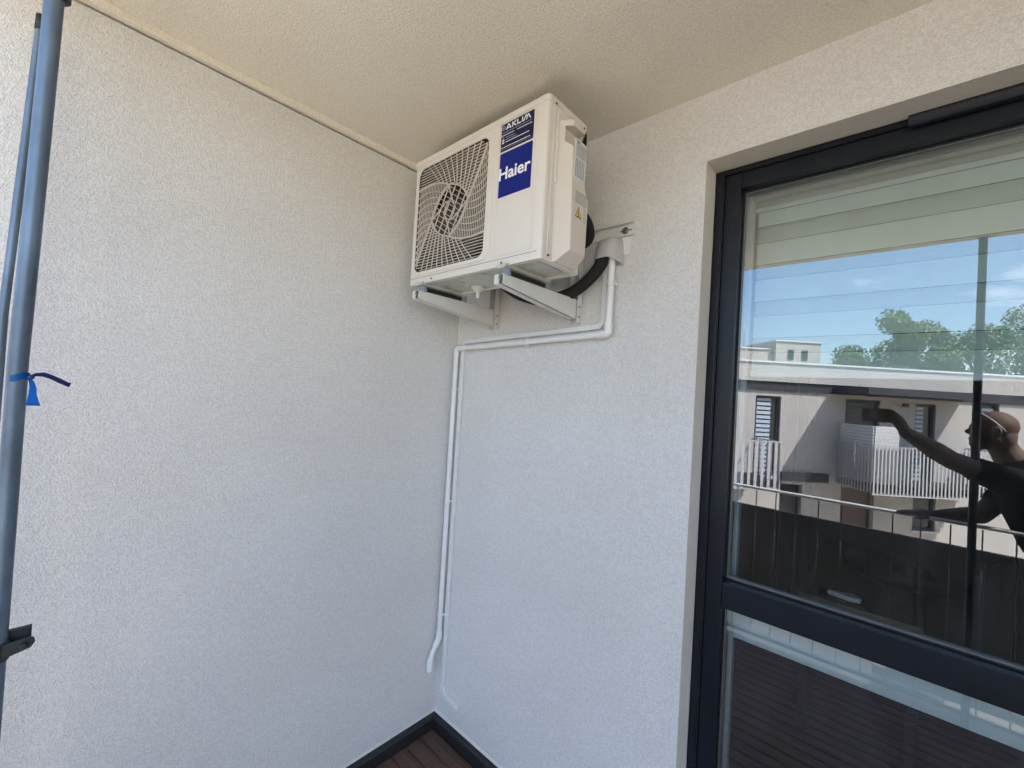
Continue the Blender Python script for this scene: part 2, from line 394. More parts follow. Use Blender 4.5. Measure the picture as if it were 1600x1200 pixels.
while x < GX1:
    for a, b in runs(x, False, (poly_left, poly_right), GZ0, GZ1): box(bm, (x-wz*.85, .0035, a), (x+wz*.85, .0060, b))
    x += .0094
def rib(pts, w=.0012, y0=.0005, y1=.0045):
    pts = [p for p in pts if inside(p, rrect(GX0-.001, GZ0-.001, GX1+.001, GZ1+.001, .03))]
    for a, b in zip(pts, pts[1:]):
        d = Vector((b[0]-a[0], b[1]-a[1]));
        if d.length < 1e-5: continue
        d.normalize(); n_ = Vector((-d.y, d.x))*w; e = d*w*.5
        q = [(a[0]+n_.x-e.x, a[1]+n_.y-e.y), (a[0]-n_.x-e.x, a[1]-n_.y-e.y), (b[0]-n_.x+e.x, b[1]-n_.y+e.y), (b[0]+n_.x+e.x, b[1]+n_.y+e.y)]
        prism(bm, q, 1, y0, y1)
for cv in (arc1, arc1b, lineTR, lineTRb, arc3, arc3b, lineBL, lineBLb): rib(cv, .0025, -.0025, .0045)
# ribs fanning out of the boundary arcs
for k in range(1, 11):
    t = k/11.0
    full = arc1+arc1b[1:]; sp = full[int(8+t*(len(full)-9))]
    ep = (GX0+.02+(GX1-GX0-.03)*t, GZ1)
    c_ = bez(sp, (sp[0]*.45+ep[0]*.55+.012*(1-t), sp[1]*.5+ep[1]*.5), ep, 10)
    rib(c_, .0010); rib([rot180(p) for p in c_], .0010)
for k in range(1, 11):
    t = k/11.0
    full = lineBL[::-1][::-1]; full = lineBL+lineBLb[1:]; sp = full[int(2+t*(len(full)-4))]
    ep = (GX0, GZ0+.02+(.3760-GZ0-.02)*t)
    c_ = bez(ep, ((sp[0]+ep[0])/2-.008, ep[1]+(sp[1]-ep[1])*.10+.026), sp, 10)
    rib(c_, .0010); rib([rot180(p) for p in c_], .0010)
# lattice of the centre
for k in range(-9, 10):
    o_ = k*.0185
    for ang in ((62, 148) if k % 2 else (148,)):
        d = Vector((math.cos(R(ang)), math.sin(R(ang)))); n_ = Vector((-d.y, d.x)); s = None
        v = -.16
        while v < .16:
            p = HC+n_*o_+d*v; ok = inside((p.x, p.y), cen_a)
            if ok and s is None: s = v
            if not ok and s is not None:
                if v-s > .006: rib([tuple(HC+n_*o_+d*s), tuple(HC+n_*o_+d*v)], .0010, .002, .006)
                s = None
            v += .003
for cv in (bez(Htop, (.235, .30), (.262, .262)), bez((.262, .262), (.250, .225), (.230, .215)), bez(Hl, (.18, .275), (.205, .290)), bez((.205, .290), (.235, .300), (.262, .262))):
    rib(cv, .0016); rib([rot180(p) for p in cv], .0016)
obj('grille', bm, M['ac_pl'], ac)
# fan, shroud and condenser seen through the grille
fan = None
bm = new_bm(); ring_prism(bm, [(HC.x+.198*math.cos(2*math.pi*i/40), HC.y+.198*math.sin(2*math.pi*i/40)) for i in range(40)], [(HC.x+.186*math.cos(2*math.pi*i/40), HC.y+.186*math.sin(2*math.pi*i/40)) for i in range(40)], 1, .030, .075)
obj('fan_shroud', bm, M['fan'], ac, smooth=True, autosmooth=40)
bm = new_bm(); cyl(bm, (HC.x, .045, HC.y), (HC.x, .095, HC.y), .045, 28)
for k in range(3):
    a0 = R(20+120*k); prev = None; N = 12
    for i in range(N+1):
        t = i/N; rr = .042+.136*t
        a1 = a0+t*.55; a2 = a1+.95+.35*t
        y1_, y2_ = .042+.005*t, .095-.012*t
        row = []
        for s_ in range(7):
            u_ = s_/6; aa = a1+(a2-a1)*u_; yy = y1_+(y2_-y1_)*(u_**.8)
            row.append((rr*math.cos(aa)+HC.x, yy, rr*math.sin(aa)+HC.y))
        vr = [bm.verts.new(p) for p in row]+[bm.verts.new((p[0], p[1]+.003, p[2])) for p in row[::-1]]
        if prev:
            n_ = len(vr)
            for j in range(n_): f = bm.faces.new((prev[j], prev[(j+1) % n_], vr[(j+1) % n_], vr[j])); f.smooth = True
        if i in (0, N): bm.faces.new(vr)
        prev = vr
obj('fan', bm, M['fan'], ac)
bm = new_bm(); box(bm, (GX0+.004, .132, GZ0+.004), (GX1-.004, .140, GZ1-.004)); obj('condenser', bm, M['fin'], ac)

# ---- stickers on the front panel
TX = Matrix.Translation((0, -.0030, 0)) @ Matrix.Rotation(R(90), 4, 'X')      # local xy -> front face
sx0, sx1 = .4840, .6265
bm = new_bm(); prism(bm, rrect(sx0, .3800, sx1, .4750, .004), 1, -.0030, -.0021)
s1 = obj('installer_sticker', bm, M['navy'], ac); s1['label'] = 'navy sticker with AKLIM name and small print'
bm = new_bm(); TT = Matrix.Translation((0, -.0030, 0)) @ Matrix.Rotation(R(90), 4, 'X')
def P2(x_, y_): return (x_, y_)
def logo(bm, x0, y0, h, mi=0):
    w = h*.235; X = x0
    # snowflake
    cx, cy, r_ = x0+h*.42, y0+h*.5, h*.50
    for k in range(6):
        a = R(90+60*k); e = (cx+r_*math.cos(a), cy+r_*math.sin(a)); stroke(bm, TT, (cx, cy), e, h*.075, 1)
        for s_ in (-1, 1):
            b0 = (cx+r_*.58*math.cos(a), cy+r_*.58*math.sin(a)); a2 = a+s_*R(42)
            stroke(bm, TT, b0, (b0[0]+r_*.40*math.cos(a2), b0[1]+r_*.40*math.sin(a2)), h*.07, 1)
    X = x0+h*1.10
    def st(p, q, ww_=w): stroke(bm, TT, (X+p[0]*h*1.2, y0+p[1]*h), (X+q[0]*h*1.2, y0+q[1]*h), ww_, mi)
    st((.02, 0), (.52, 1)); st((.52, 1), (1.02, 0)); st((.28, .22), (.80, .22), w*.8); X += 1.2*h*1.22
    st((.12, 0), (.12, 1)); st((.25, .5), (.85, 1.0)); st((.25, .55), (.92, 0)); X += 1.2*h*1.08
    st((.12, 0), (.12, 1)); st((.02, .11), (.80, .11)); X += 1.2*h*.98
    st((.12, 0), (.12, 1)); X += 1.2*h*.34
    st((.02, 0), (.50, 1)); st((.50, 1), (.62, 1)); st((.58, 0), (.98, 1)); st((.98, 1), (1.45, 0)); st((.55, .92), (.85, .30), w*.7)
logo(bm, sx0+.0060, .4490, .0170)
def dashes(y, x0, x1, h, mi, seed=0):
    rr_ = random.Random(seed); x_ = x0
    while x_ < x1-.001:
        l_ = rr_.uniform(.0016, .0060); l_ = min(l_, x1-x_); stroke(bm, TT, (x_, y), (x_+l_, y), h, mi); x_ += l_+rr_.uniform(.0008, .0017)
dashes(.4418, sx0+.006, sx1-.008, .0016, 1, 1)
dashes(.4330, sx0+.006, sx0+.060, .0022, 0, 2); dashes(.4330, sx0+.074, sx1-.007, .0022, 0, 3)
for i, (yy, xe) in enumerate(((.4235, .062), (.4160, .074), (.4085, .125))): dashes(yy, sx0+.024, sx0+xe, .0022, 0 if i == 2 else 1, 5+i)
for yy in (.4085, .4165): stroke(bm, TT, (sx0+.010, yy), (sx0+.018, yy), .0052, 0)
stroke(bm, TT, (sx0+.0115, .4250), (sx0+.0165, .4250), .005, 1)
dashes(.3925, sx0+.006, sx1-.012, .0022, 0, 9); stroke(bm, TT, (sx0+.004, .3862), (sx1-.004, .3862), .0007, 1)
obj('lettering', bm, [M['white_ink'], M['lav_ink']], s1)
bm = new_bm(); prism(bm, rrect(sx0, .2275, sx1, .3735, .004), 1, -.0030, -.0021)
s2 = obj('brand_sticker', bm, M['blue'], ac); s2['label'] = 'royal blue sticker reading Haier in white'
bm = new_bm(); text_into(bm, 'Haier', .056, (sx0+.004, .2850), .134, .0011, 0, .0004, TT); obj('lettering', bm, M['white_ink'], s2)

# ---- right side: groove, valve cover, handle, labels, screws
bm = new_bm()
prism(bm, rrect(.028, .020, .033, .470, .002), 0, AW-.002, AW+.0022)
prism(bm, rrect(.045, .245, .0535, .468, .003), 0, AW-.002, AW+.0048)
obj('side_rib', bm, M['ac'], ac, bevel=.001)
for (y_, z_) in ((.033, .4835), (.187, .4835), (.035, .0175), (.186, .250)):
    bm = new_bm(); cyl(bm, (AW+.0005, y_, z_), (AW+.0045, y_, z_), .0034, 10); obj('screw', bm, M['dark_hole'], ac)
for x_ in (.150, .52): bm = new_bm(); cyl(bm, (x_, -.0035, .0105), (x_, .001, .0105), .0030, 10); obj('screw', bm, M['dark_hole'], ac)
# valve cover: tapering hood, lower part deeper, chamfered underneath, grip cut near its top
def hood(bm, prof, z0, z1, z0b=None):
    pass
vc = new_bm()
# cross-section (x out of the side, y back) per level
def sect(bm, z_, ex, y0_, y1_, cham): return [bm.verts.new(p) for p in ((AW-.002, y0_, z_), (AW+.004, y0_+.004, z_), (AW+ex, y0_+cham, z_), (AW+ex, y1_-.010, z_), (AW+ex*.75, y1_, z_), (AW-.002, y1_, z_))]
lv = [(.004, .006, .056, .176, .006), (.042, .046, .054, .178, .032), (.222, .046, .050, .180, .027), (.236, .045, .050, .168, .027), (.262, .044, .050, .158, .027), (.437, .042, .050, .154, .026), (.447, .034, .054, .150, .022)]
prev = None
rows = [sect(vc, *l_) for l_ in lv]
for a, b in zip(rows, rows[1:]):
    for j in range(6): vc.faces.new((a[j], a[(j+1) % 6], b[(j+1) % 6], b[j]))
vc.faces.new(rows[0]); vc.faces.new(rows[-1])
for v in vc.verts: v.co += Vector((AX, AY, AZ))
vco = obj('valve_cover', vc, M['ac_pl'], None)
c = new_bm()                                              # hand grip
cv = [c.verts.new(p) for p in ((AX+AW+.010, AY+.064, AZ+.425), (AX+AW+.010, AY+.144, AZ+.425), (AX+AW+.010, AY+.144, AZ+.345), (AX+AW+.010, AY+.096, AZ+.345), (AX+AW+.010, AY+.064, AZ+.378))]
cw = [c.verts.new((v.co.x+.08, v.co.y, v.co.z-.006)) for v in cv]
c.faces.new(cv); c.faces.new(cw[::-1])
for i in range(5): c.faces.new((cv[i], cw[i], cw[(i+1) % 5], cv[(i+1) % 5]))
bmesh.ops.recalc_face_normals(c, faces=c.faces[:])
cut(vco, c)
me_ = vco.data; me_.transform(Matrix.Translation((-AX, -AY, -AZ))); vco.parent = ac
bv = vco.modifiers.new('Bevel', 'BEVEL'); bv.width = .0045; bv.segments = 3; bv.limit_method = 'ANGLE'; bv.angle_limit = R(25)
for p in me_.polygons: p.use_smooth = True
vco.modifiers.new('WN', 'WEIGHTED_NORMAL')
# side rating label + warning decal, standing on the outward face of the cover
SX = AW+.0505
TS = Matrix.Translation((AW+.0462, 0, 0)) @ Matrix.Rotation(R(90), 4, 'Z') @ Matrix.Rotation(R(90), 4, 'X')  # local x -> +Y, y -> Z, facing +X
bm = new_bm(); prism(bm, rrect(.086, .264, .146, .388, .0015), 0, AW+.0410, AW+.0450); lab = obj('rating_label', bm, M['label'], ac); lab['label'] = 'pale blue rating label with tiny print and bars'
TT = Matrix.Translation((AW+.0450, -.026, 0)) @ Matrix.Rotation(R(90), 4, 'Z') @ Matrix.Rotation(R(90), 4, 'X')
bm = new_bm()
for k in range(6): stroke(bm, TT, (.118+.0085*k, .272), (.118+.0085*k, .330), .0032, 0)
for k in range(7): dashes(.338+.0062*k, .117, .167, .0026, 0, 30+k)
stroke(bm, TT, (.119, .381), (.134, .381), .006, 0)
obj('print', bm, M['grey_ink'], lab)
TT = Matrix.Translation((AW+.0460, -.026, 0)) @ Matrix.Rotation(R(90), 4, 'Z') @ Matrix.Rotation(R(90), 4, 'X')
bm = new_bm()
tri = [(.126, .150), (.162, .150), (.144, .186)]
vv = [bm.verts.new(TT @ Vector((*p, .0006))) for p in tri]; bm.faces.new(vv).material_index = 1
cxy = (.144, .162); tr2 = [(cxy[0]+(p[0]-cxy[0])*.78, cxy[1]+(p[1]-cxy[1])*.78) for p in tri]
vv = [bm.verts.new(TT @ Vector((*p, .0009))) for p in tr2]; bm.faces.new(vv).material_index = 0
stroke(bm, TT, (.144, .157), (.144, .172), .003, 1, .0012)
stroke(bm, TT, (.1405, .1545), (.1475, .1545), .003, 1, .0012)
for k in range(7): dashes(.196+.0055*k, .124, .190, .0020, 2, 60+k)
for k in range(6): stroke(bm, TT, (.172, .146+.008*k), (.184, .146+.008*k), .0022, 2)
wd = obj('warning_decal', bm, [M['yellow'], M['black'], M['grey_ink']], ac); wd['label'] = 'yellow warning triangle with grey print'
bm = new_bm()                                             # stray scribbled sticker at the back edge
for k in range(9): dashes(.290+.012*k, .176, .198, .0030, 0, 80+k)
TT2 = Matrix.Translation((AW+.0012, 0, 0)) @ Matrix.Rotation(R(90), 4, 'Z') @ Matrix.Rotation(R(90), 4, 'X')
bm.transform(TT2 @ TT.inverted()); obj('side_print', bm, M['grey_ink'], ac)

# ---- underside: base pan, feet, drain spigot
bm = new_bm(); box(bm, (.010, .012, .004), (AW-.010, AD-.006, .012))
for (x0, x1, y0, y1) in ((.10, .24, .05, .10), (.27, .40, .03, .16), (.57, .65, .03, .15), (.585, .635, .05, .12), (.12, .20, .12, .18)):
    prism(bm, rrect(x0, y0, x1, y1, .012, 4), 2, .0008+.0006*(x0*7 % 1), .006)
cyl(bm, (.42, .12, -.004), (.42, .12, .0062), .04, 24, 0, .055)
obj('base_pan', bm, M['ac_gal'], ac, bevel=.002)
for fx in (.075, .525):
    bm = new_bm(); prism(bm, [(fx-.020, .004), (fx+.030, .004), (fx+.030, -.003), (fx+.018, -.010), (fx-.008, -.010), (fx-.020, -.003)], 1, -.012, AD+.010)
    obj('foot', bm, M['ac_gal'], ac, bevel=.0015)
bm = new_bm(); cyl(bm, (.2350, .165, -.004), (.2350, .165, .004), .028, 20); cyl(bm, (.2350, .165, -.016), (.2350, .165, -.004), .012, 16, 0, .026); cyl(bm, (.2350, .165, -.040), (.2350, .165, -.014), .0075, 14)
obj('drain_spigot', bm, M['pvc'], ac, smooth=True, autosmooth=40)
bm = new_bm(); box(bm, (.02, AD-.001, .02), (.60, AD+.004, .47)); obj('rear_coil', bm, M['fin'], ac)

# ================================================================== WALL BRACKETS, RAIL
def bracket(x, label):
    t = thing('wall_bracket', label, 'bracket', (x, 0, 2.02), 'steel brackets under the air conditioner')
    bm = new_bm()                                          # upright channel on the wall
    box(bm, (-.018, -.008, 0), (.022, -.004, .365)); box(bm, (-.018, -.034, 0), (-.0155, -.0085, .365)); box(bm, (.0195, -.034, 0), (.022, -.0085, .365))
    obj('upright', bm, M['white_metal'], t, bevel=.0008)
    bm = new_bm()                                          # arm: an inverted channel, deeper at the wall
    ys, ye = -.036, -.452
    def side(xa, xb): prism(bm, [(ys, .012), (ys, .087), (ye, .087), (ye, .056)], 0, xa, xb)
    side(.0165, .0190); side(-.0185, -.0160)
    prism(bm, [(ys, .0872), (ye, .0872), (ye, .0895), (ys, .0895)], 0, -.0185, .0190)
    prism(bm, [(ys, .012), (ys, .0145), (ye, .0585), (ye, .056)], 0, -.0160, .0085)
    prism(bm, [(ye-.0005, .058), (ye-.0005, .0885), (ye-.0025, .0885), (ye-.0025, .062)], 0, -.0185, .0035)
    obj('arm', bm, M['white_metal'], t, bevel=.0010)
    bm = new_bm(); cyl(bm, (.004, -.425, .0895), (.004, -.425, .1180), .0185, 20, 0, .0165); obj('damper', bm, M['rubber'], t, smooth=True, autosmooth=40)
    bm = new_bm(); cyl(bm, (.004, -.215, .0895), (.004, -.215, .1140), .0185, 20, 0, .0165); obj('damper', bm, M['rubber'], t, smooth=True, autosmooth=40)
    bm = new_bm(); box(bm, (-.013, -.405, .0897), (.017, -.232, .106)); obj('gap_strip', bm, M['foam'], t, bevel=.002)  # black strip filling the space between the two dampers
    bm = new_bm(); cyl(bm, (.009, -.4555, .075), (.009, -.460, .075), .005, 6); cyl(bm, (.009, -.457, .060), (.009, -.457, .085), .0028, 8); obj('bolt', bm, M['zinc'], t)
    for zz in (.025, .062):
        bm = new_bm(); cyl(bm, (.0221, -.020, zz), (.0255, -.020, zz), .0048, 6); obj('bolt', bm, M['zinc'], t)
    return t
bracket(.2700, 'white steel arm bracket nearer the room corner, under the fan grille')
bracket(.7210, 'white steel arm bracket with the black pipe passing behind it, under the stickers')
t = thing('mounting_rail', 'white steel rail screwed to the wall, sticking out right of the unit', 'rail', (.1, 0, 2.33))
bm = new_bm(); box(bm, (0, -.0035, 0), (.85, -.0006, .055)); prism(bm, [(-.0035, .053), (-.026, .043), (-.026, .040), (-.0035, .050)], 0, 0, .85); prism(bm, [(-.0035, .002), (-.012, .002), (-.012, .0), (-.0035, .0)], 0, 0, .85)
bm.verts.ensure_lookup_table(); obj('rail_profile', bm, M['white_metal'], t, bevel=.0006)
bm = new_bm(); cyl(bm, (.815, -.0036, .022), (.815, -.011, .022), .0085, 6); cyl(bm, (.815, -.0035, .022), (.815, -.0055, .022), .013, 20); obj('bolt', bm, M['zinc'], t)
bm = new_bm(); box(bm, (.795, -.0044, .0205), (.842, -.0034, .0235)); obj('slot', bm, M['dark_hole'], t)

# ================================================================== PIPES ON THE WALL
# black insulated hose from the valves, dipping under the unit and rising into the wall cover
def smoothpath(pts, n=8):
    P_ = [Vector(p) for p in pts]; P_ = [P_[0]*2-P_[1]]+P_+[P_[-1]*2-P_[-2]]; o_ = []
    for i in range(1, len(P_)-2):
        for k in range(n):
            t_ = k/n; a, b, c_, d = P_[i-1:i+3]
            o_.append(.5*((2*b)+(c_-a)*t_+(2*a-5*b+4*c_-d)*t_**2+(3*b-a-3*c_+d)*t_**3))
    o_.append(P_[-2]); return o_
bm = new_bm(); tube(bm, smoothpath([(.46, -.160, 2.175), (.525, -.125, 2.132), (.62, -.090, 2.108), (.735, -.070, 2.128), (.812, -.056, 2.182), (.846, -.040, 2.240), (.858, -.034, 2.290)]), .0225, 18)
h_ = obj('insulated_pipe', bm, M['foam']); tag(h_, 'thick black foam covered pipe curving from below the unit up to the wall cover', 'pipe')
bm = new_bm(); tube(bm, smoothpath([(.795, -.20, 2.375), (.822, -.165, 2.382), (.833, -.125, 2.350), (.818, -.095, 2.312), (.775, -.10, 2.285)]), .0175, 16)
h_ = obj('insulated_loop', bm, M['foam']); tag(h_, 'black foam bulge of pipe peeping out behind the valve cover', 'pipe')
# moulded wall cover
t = thing('pipe_cover', 'white plastic hood on the wall where the pipes disappear, below the rail', 'pipe cover', (.876, 0, 2.24))
bm = new_bm()
prof = [(-.066, 0), (-.062, -.036), (-.052, -.058), (-.034, -.068), (.004, -.072), (.022, -.068), (.032, -.052), (.037, -.028), (.040, 0)]
rows = []
for (z_, kx, ky) in ((.004, 1.0, 1.0), (.030, .98, .97), (.060, .92, .90), (.078, .84, .74), (.087, .74, .40), (.089, .70, .05)):
    row = []
    for i_, (a_, b_) in enumerate(prof):
        zz = z_ - (.020*max(0, (i_-4)/4) if z_ < .01 else 0)
        row.append(bm.verts.new((-.006+(a_+.006)*kx, b_*ky-.001, zz)))
    rows.append(row)
for a, b in zip(rows, rows[1:]):
    for j in range(len(prof)-1): bm.faces.new((a[j], a[j+1], b[j+1], b[j]))
bmesh.ops.solidify(bm, geom=bm.faces[:], thickness=.0025)
obj('hood', bm, M['pvc'], t, smooth=True, autosmooth=50)
bm = new_bm(); prism(bm, rrect(-.050, .022, .064, .088, .009), 1, -.007, -.0008); obj('back_plate', bm, M['pvc2'], t, bevel=.0012)
# front round drain pipe
py_ = -.027; pr_ = .0125
dp_ = thing('drain_pipe', 'round white plastic pipe from the wall cover to the corner and down', 'pipe', (0, 0, 0))
def seg(parent, name, p0, p1, r_, m_, n=18): bm = new_bm(); tube(bm, [p0, p1], r_, n); return obj(name, bm, m_, parent, smooth=True, autosmooth=40)
def elbow(parent, a, c_, b, r_):
    a, c_, b = Vector(a), Vector(c_), Vector(b); bm = new_bm()
    P_ = [a]+[((1-t_)**2)*(a*.35+c_*.65)+2*t_*(1-t_)*c_+t_*t_*(b*.35+c_*.65) for t_ in [i/7 for i in range(8)]]+[b]
    tube(bm, P_, r_, 18); return obj('elbow', bm, M['pvc'], parent, smooth=True, autosmooth=40)
XA, XB = .880, .030; ZT = 2.002
zt = lambda x_: 1.936+(x_-XB)*(.034/.85)
seg(dp_, 'pipe_run', (XA, py_, 2.275), (XA, py_, 1.990), pr_, M['pvc'])
elbow(dp_, (XA, py_, 2.012), (XA, py_, zt(XA)), (XA-.045, py_, zt(XA-.045)), pr_+.0028)
seg(dp_, 'pipe_run', (XA-.03, py_, zt(XA-.03)), (XB+.02, py_, zt(XB+.02)), pr_, M['pvc'])
elbow(dp_, (XB+.036, py_, zt(XB+.036)), (XB, py_, zt(XB)), (XB, py_, zt(XB)-.040), pr_+.0022)
seg(dp_, 'pipe_run', (XB, py_, 1.91), (XB, py_, .52), pr_, M['pvc'])
elbow(dp_, (XB, py_, .540), (XB, py_, .495), (XB-.001, py_-.022, .462), pr_+.0028)
bm = new_bm(); tube(bm, smoothpath([(XB, py_-.018, .468), (XB, py_-.036, .438), (XB, py_-.047, .402), (XB+.002, py_-.048, .358)]), [.0100]*6+[.0125]*8+[.0155]*11, 14); obj('hose_end', bm, M['pvc'], dp_, smooth=True, autosmooth=50)
def clip(parent, p, vert):
    x_, z_ = p; bm = new_bm()
    if vert:
        cyl(bm, (x_, py_, z_-.006), (x_, py_, z_+.006), pr_+.0035, 16); box(bm, (x_-.020, -.014, z_-.006), (x_-.008, -.0005, z_+.006)); box(bm, (x_+.008, -.018, z_-.006), (x_+.019, -.0005, z_+.006))
    else:
        cyl(bm, (x_-.006, py_, z_), (x_+.006, py_, z_), pr_+.0035, 16); box(bm, (x_-.006, -.026, z_+.008), (x_+.006, -.0005, z_+.020)); box(bm, (x_-.006, -.020, z_-.021), (x_+.006, -.0005, z_-.008))
    obj('clip', bm, M['pvc2'], parent, bevel=.0012)
for p in ((XA, 2.155), (XB, 1.735), (XB, 1.175), (XB, .615)): clip(dp_, p, True)
clip(dp_, (.484, zt(.484)), False)
# rectangular trunking behind it
td = thing('cable_trunking', 'flat white trunking following the round pipe and ending in a slanted foot near the floor', 'trunking', (0, 0, 0))
ch = .0105; dpt = .016
def flat(parent, pts, w_, d_, name='trunking_run'):
    bm = new_bm(); pts_ = [Vector((p[0], 0, p[1])) for p in pts]; n_ = len(pts_); L_ = []; Rr = []
    for i, p in enumerate(pts_):
        if i == 0: d = (pts_[1]-p).normalized(); k = 1
        elif i == n_-1: d = (p-pts_[-2]).normalized(); k = 1
        else:
            a, b = (p-pts_[i-1]).normalized(), (pts_[i+1]-p).normalized(); d = (a+b).normalized(); k = 1/max(.5, d.dot(a))
        nn = Vector((-d.z, 0, d.x))*w_*k
        L_.append(p+nn); Rr.append(p-nn)
    q = [[bm.verts.new((v.x, yy, v.z)) for v in S_] for S_ in (L_, Rr) for yy in (-d_, -.0006)]
    la, lb, ra, rb = q
    for i in range(n_-1):
        for f in ((la[i], la[i+1], ra[i+1], ra[i]), (lb[i+1], lb[i], rb[i], rb[i+1]), (la[i+1], la[i], lb[i], lb[i+1]), (ra[i], ra[i+1], rb[i+1], rb[i])): bm.faces.new(f)
    bm.faces.new((la[0], ra[0], rb[0], lb[0])); bm.faces.new((la[-1], lb[-1], rb[-1], ra[-1]))
    return obj(name, bm, M['pvc2'], parent, bevel=.0025, bseg=2)
zq = lambda x_: zt(x_)+.033
flat(td, [(.848, 2.265), (.848, zq(.848)+.02), (.832, zq(.832)+.002), (.80, zq(.80))], ch, dpt)
flat(td, [(.7995, zq(.80)), (.085, zq(.085)), (.066, zq(.066)-.006), (.0590, zq(.06)-.026), (.0590, 1.86)], ch, dpt)
flat(td, [(.0590, 1.8595), (.0590, .272)], ch, dpt)
flat(td, [(.0590, .2715), (.0600, .254), (.070, .243), (.085, .239)], ch+.0015, dpt+.003, 'trunking_bend')
flat(td, [(.0855, .2388), (.182, .2235)], ch+.0015, dpt+.008, 'trunking_foot')

# ================================================================== WINDOW
win = thing('window', 'tall anthracite window with two panes, reflecting the yard, right of the pipes', 'window', (WX0, YF, 0))
def wl(bm): bm.transform(Matrix.Translation((-WX0, -YF, 0))); return bm
X0, X1 = WX0+.0035, WX1
bm = new_bm(); frame_rect(bm, X0, .034, X1, WZ1-.004, (.024, .024, .024, .012), YF, YF+.14); wl(bm); obj('outer_frame', bm, M['frame'], win, bevel=.0025)
SXL, SXR, SZT, SZB = X0+.0275, X1-.0275, WZ1-.0190, .0615
RZ0, RZ1 = 1.0745, 1.1580
bm = new_bm()                                              # sash with mid rail: left stile, right stile, head, foot, rail (butted)
def bar(a, b, y0=YF+.012, y1=YF+.10): box(bm, (a[0], y0, a[1]), (b[0], y1, b[1]))
SW = .0500
bar((SXL, SZB), (SXL+SW, SZT)); bar((SXR-SW, SZB), (SXR, SZT)); bar((SXL+SW, SZT-.052), (SXR-SW, SZT)); bar((SXL+SW, SZB), (SXR-SW, SZB+.06))
wl(bm); obj('sash', bm, M['frame'], win, bevel=.0025)
bm = new_bm(); bar((SXL+SW+.0005, RZ0), (SXR-SW-.0005, RZ1), YF+.0125, YF+.099); wl(bm); obj('mid_rail', bm, M['frame'], win, bevel=.003)
bm = new_bm(); box(bm, (X0+.0242, YF+.004, .06), (SXL-.0002, YF+.09, SZT)); box(bm, (X0+.0242, YF+.004, SZT+.0002), (SXR, YF+.09, WZ1-.0162)); wl(bm); obj('gasket', bm, M['gasket'], win)
GXL, GXR = SXL+SW, SXR-SW
def pane(z0, z1):
    bm = new_bm(); box(bm, (GXL+.0005, YG, z0), (GXR-.0005, YG+.004, z1)); wl(bm); p = obj('pane', bm, M['glass'], win)
    bm = new_bm(); frame_rect(bm, GXL+.0004, z0, GXR-.0004, z1, (.005,)*4, YG-.006, YG-.0005); bm.transform(Matrix.Translation((-WX0, -YF, 0))); obj('glazing_gasket', bm, M['gasket'], win, bevel=.001)
    bm = new_bm(); frame_rect(bm, GXL+.0056, z0+.0056, GXR-.0056, z1-.0056, (.0016,)*4, YG-.0030, YG-.0004); bm.transform(Matrix.Translation((-WX0, -YF, 0))); obj('seal_line', bm, M['spacer'], win)
    bm = new_bm(); frame_rect(bm, GXL+.0056, z0+.003, GXR-.0056, z1-.003, (.006, .006, .006, .006), YG+.006, YG+.020); bm.transform(Matrix.Translation((-WX0, -YF, 0))); obj('spacer_bar', bm, M['spacer'], win)
pane(RZ1+.0005, SZT-.0525); pane(SZB+.0605, RZ0-.0005)
# white inner half of the frame, seen through the glass
bm = new_bm()
yi0, yi1 = YG+.072, YG+.105
box(bm, (SXL-.02, yi0, .05), (SXL+SW+.0130, yi1, SZT+.01)); box(bm, (SXR-SW-.0120, yi0, .05), (SXR+.02, yi1, SZT+.01))
box(bm, (SXL+SW+.0132, yi0, SZT-.050), (SXR-SW-.0122, yi1, SZT+.01)); box(bm, (SXL+SW+.0132, yi0, .945), (SXR-SW-.0122, yi1, 1.135)); box(bm, (SXL+SW+.0132, yi0, .05), (SXR-SW-.0122, yi1, .13))
prism(bm, [(SXL+SW+.0132, .9452), (SXR-SW-.0122, .9452), (SXR-SW-.0122, .990), (SXL+SW+.0132, .990)], 1, yi0-.006, yi0-.0002)
wl(bm); obj('inner_frame', bm, M['inner'], win, bevel=.003)
# trickle vent on the head, starting at about the middle of the view
tv = thing('trickle_vent', 'black slotted ventilation strip on the head of the window', 'vent', (1.672, YF, WZ1-.0035))
bm = new_bm(); prism(bm, [(-.018, -.0005), (-.018, -.010), (-.010, -.026), (-.0005, -.030), (-.0005, -.0005)], 0, 0, .62); obj('vent_body', bm, M['frame'], tv, bevel=.001)
bm = new_bm()
for k in range(44): box(bm, (.05+.0125*k, -.0196, -.0085), (.0562+.0125*k, -.0178, -.002))
obj('vent_slots', bm, M['gasket'], tv)

# ---- zebra blind behind the glass
bl = thing('roller_blind', 'pale green-grey day and night blind drawn halfway down behind the glass', 'blind', (GXL, YG+.125, 0))
yb_ = .0; bx0, bx1 = .010, GXR-GXL-.010
bm = new_bm(); cyl(bm, (bx0, .022, 2.478), (bx1, .022, 2.478), .030, 24); obj('roller', bm, M['blind'], bl, smooth=True, autosmooth=50)
bm = new_bm(); box(bm, (bx0, -.006, 2.425), (bx1, .03, 2.442)); obj('guide_bar', bm, M['inner'], bl, bevel=.002)
bm = new_bm(); z = 2.4245; step = .1300
bands = [(2.4245, 2.3720, 1), (2.3720, 2.3135, 0)]
z = 2.3135
while z > 1.86: bands.append((z, z-.0775, 1)); bands.append((z-.0775, z-.1300, 0)); z -= .1300
bottom = 1.8560
bands = [(a, max(b, bottom), s_) for a, b, s_ in bands if a > bottom+.004]
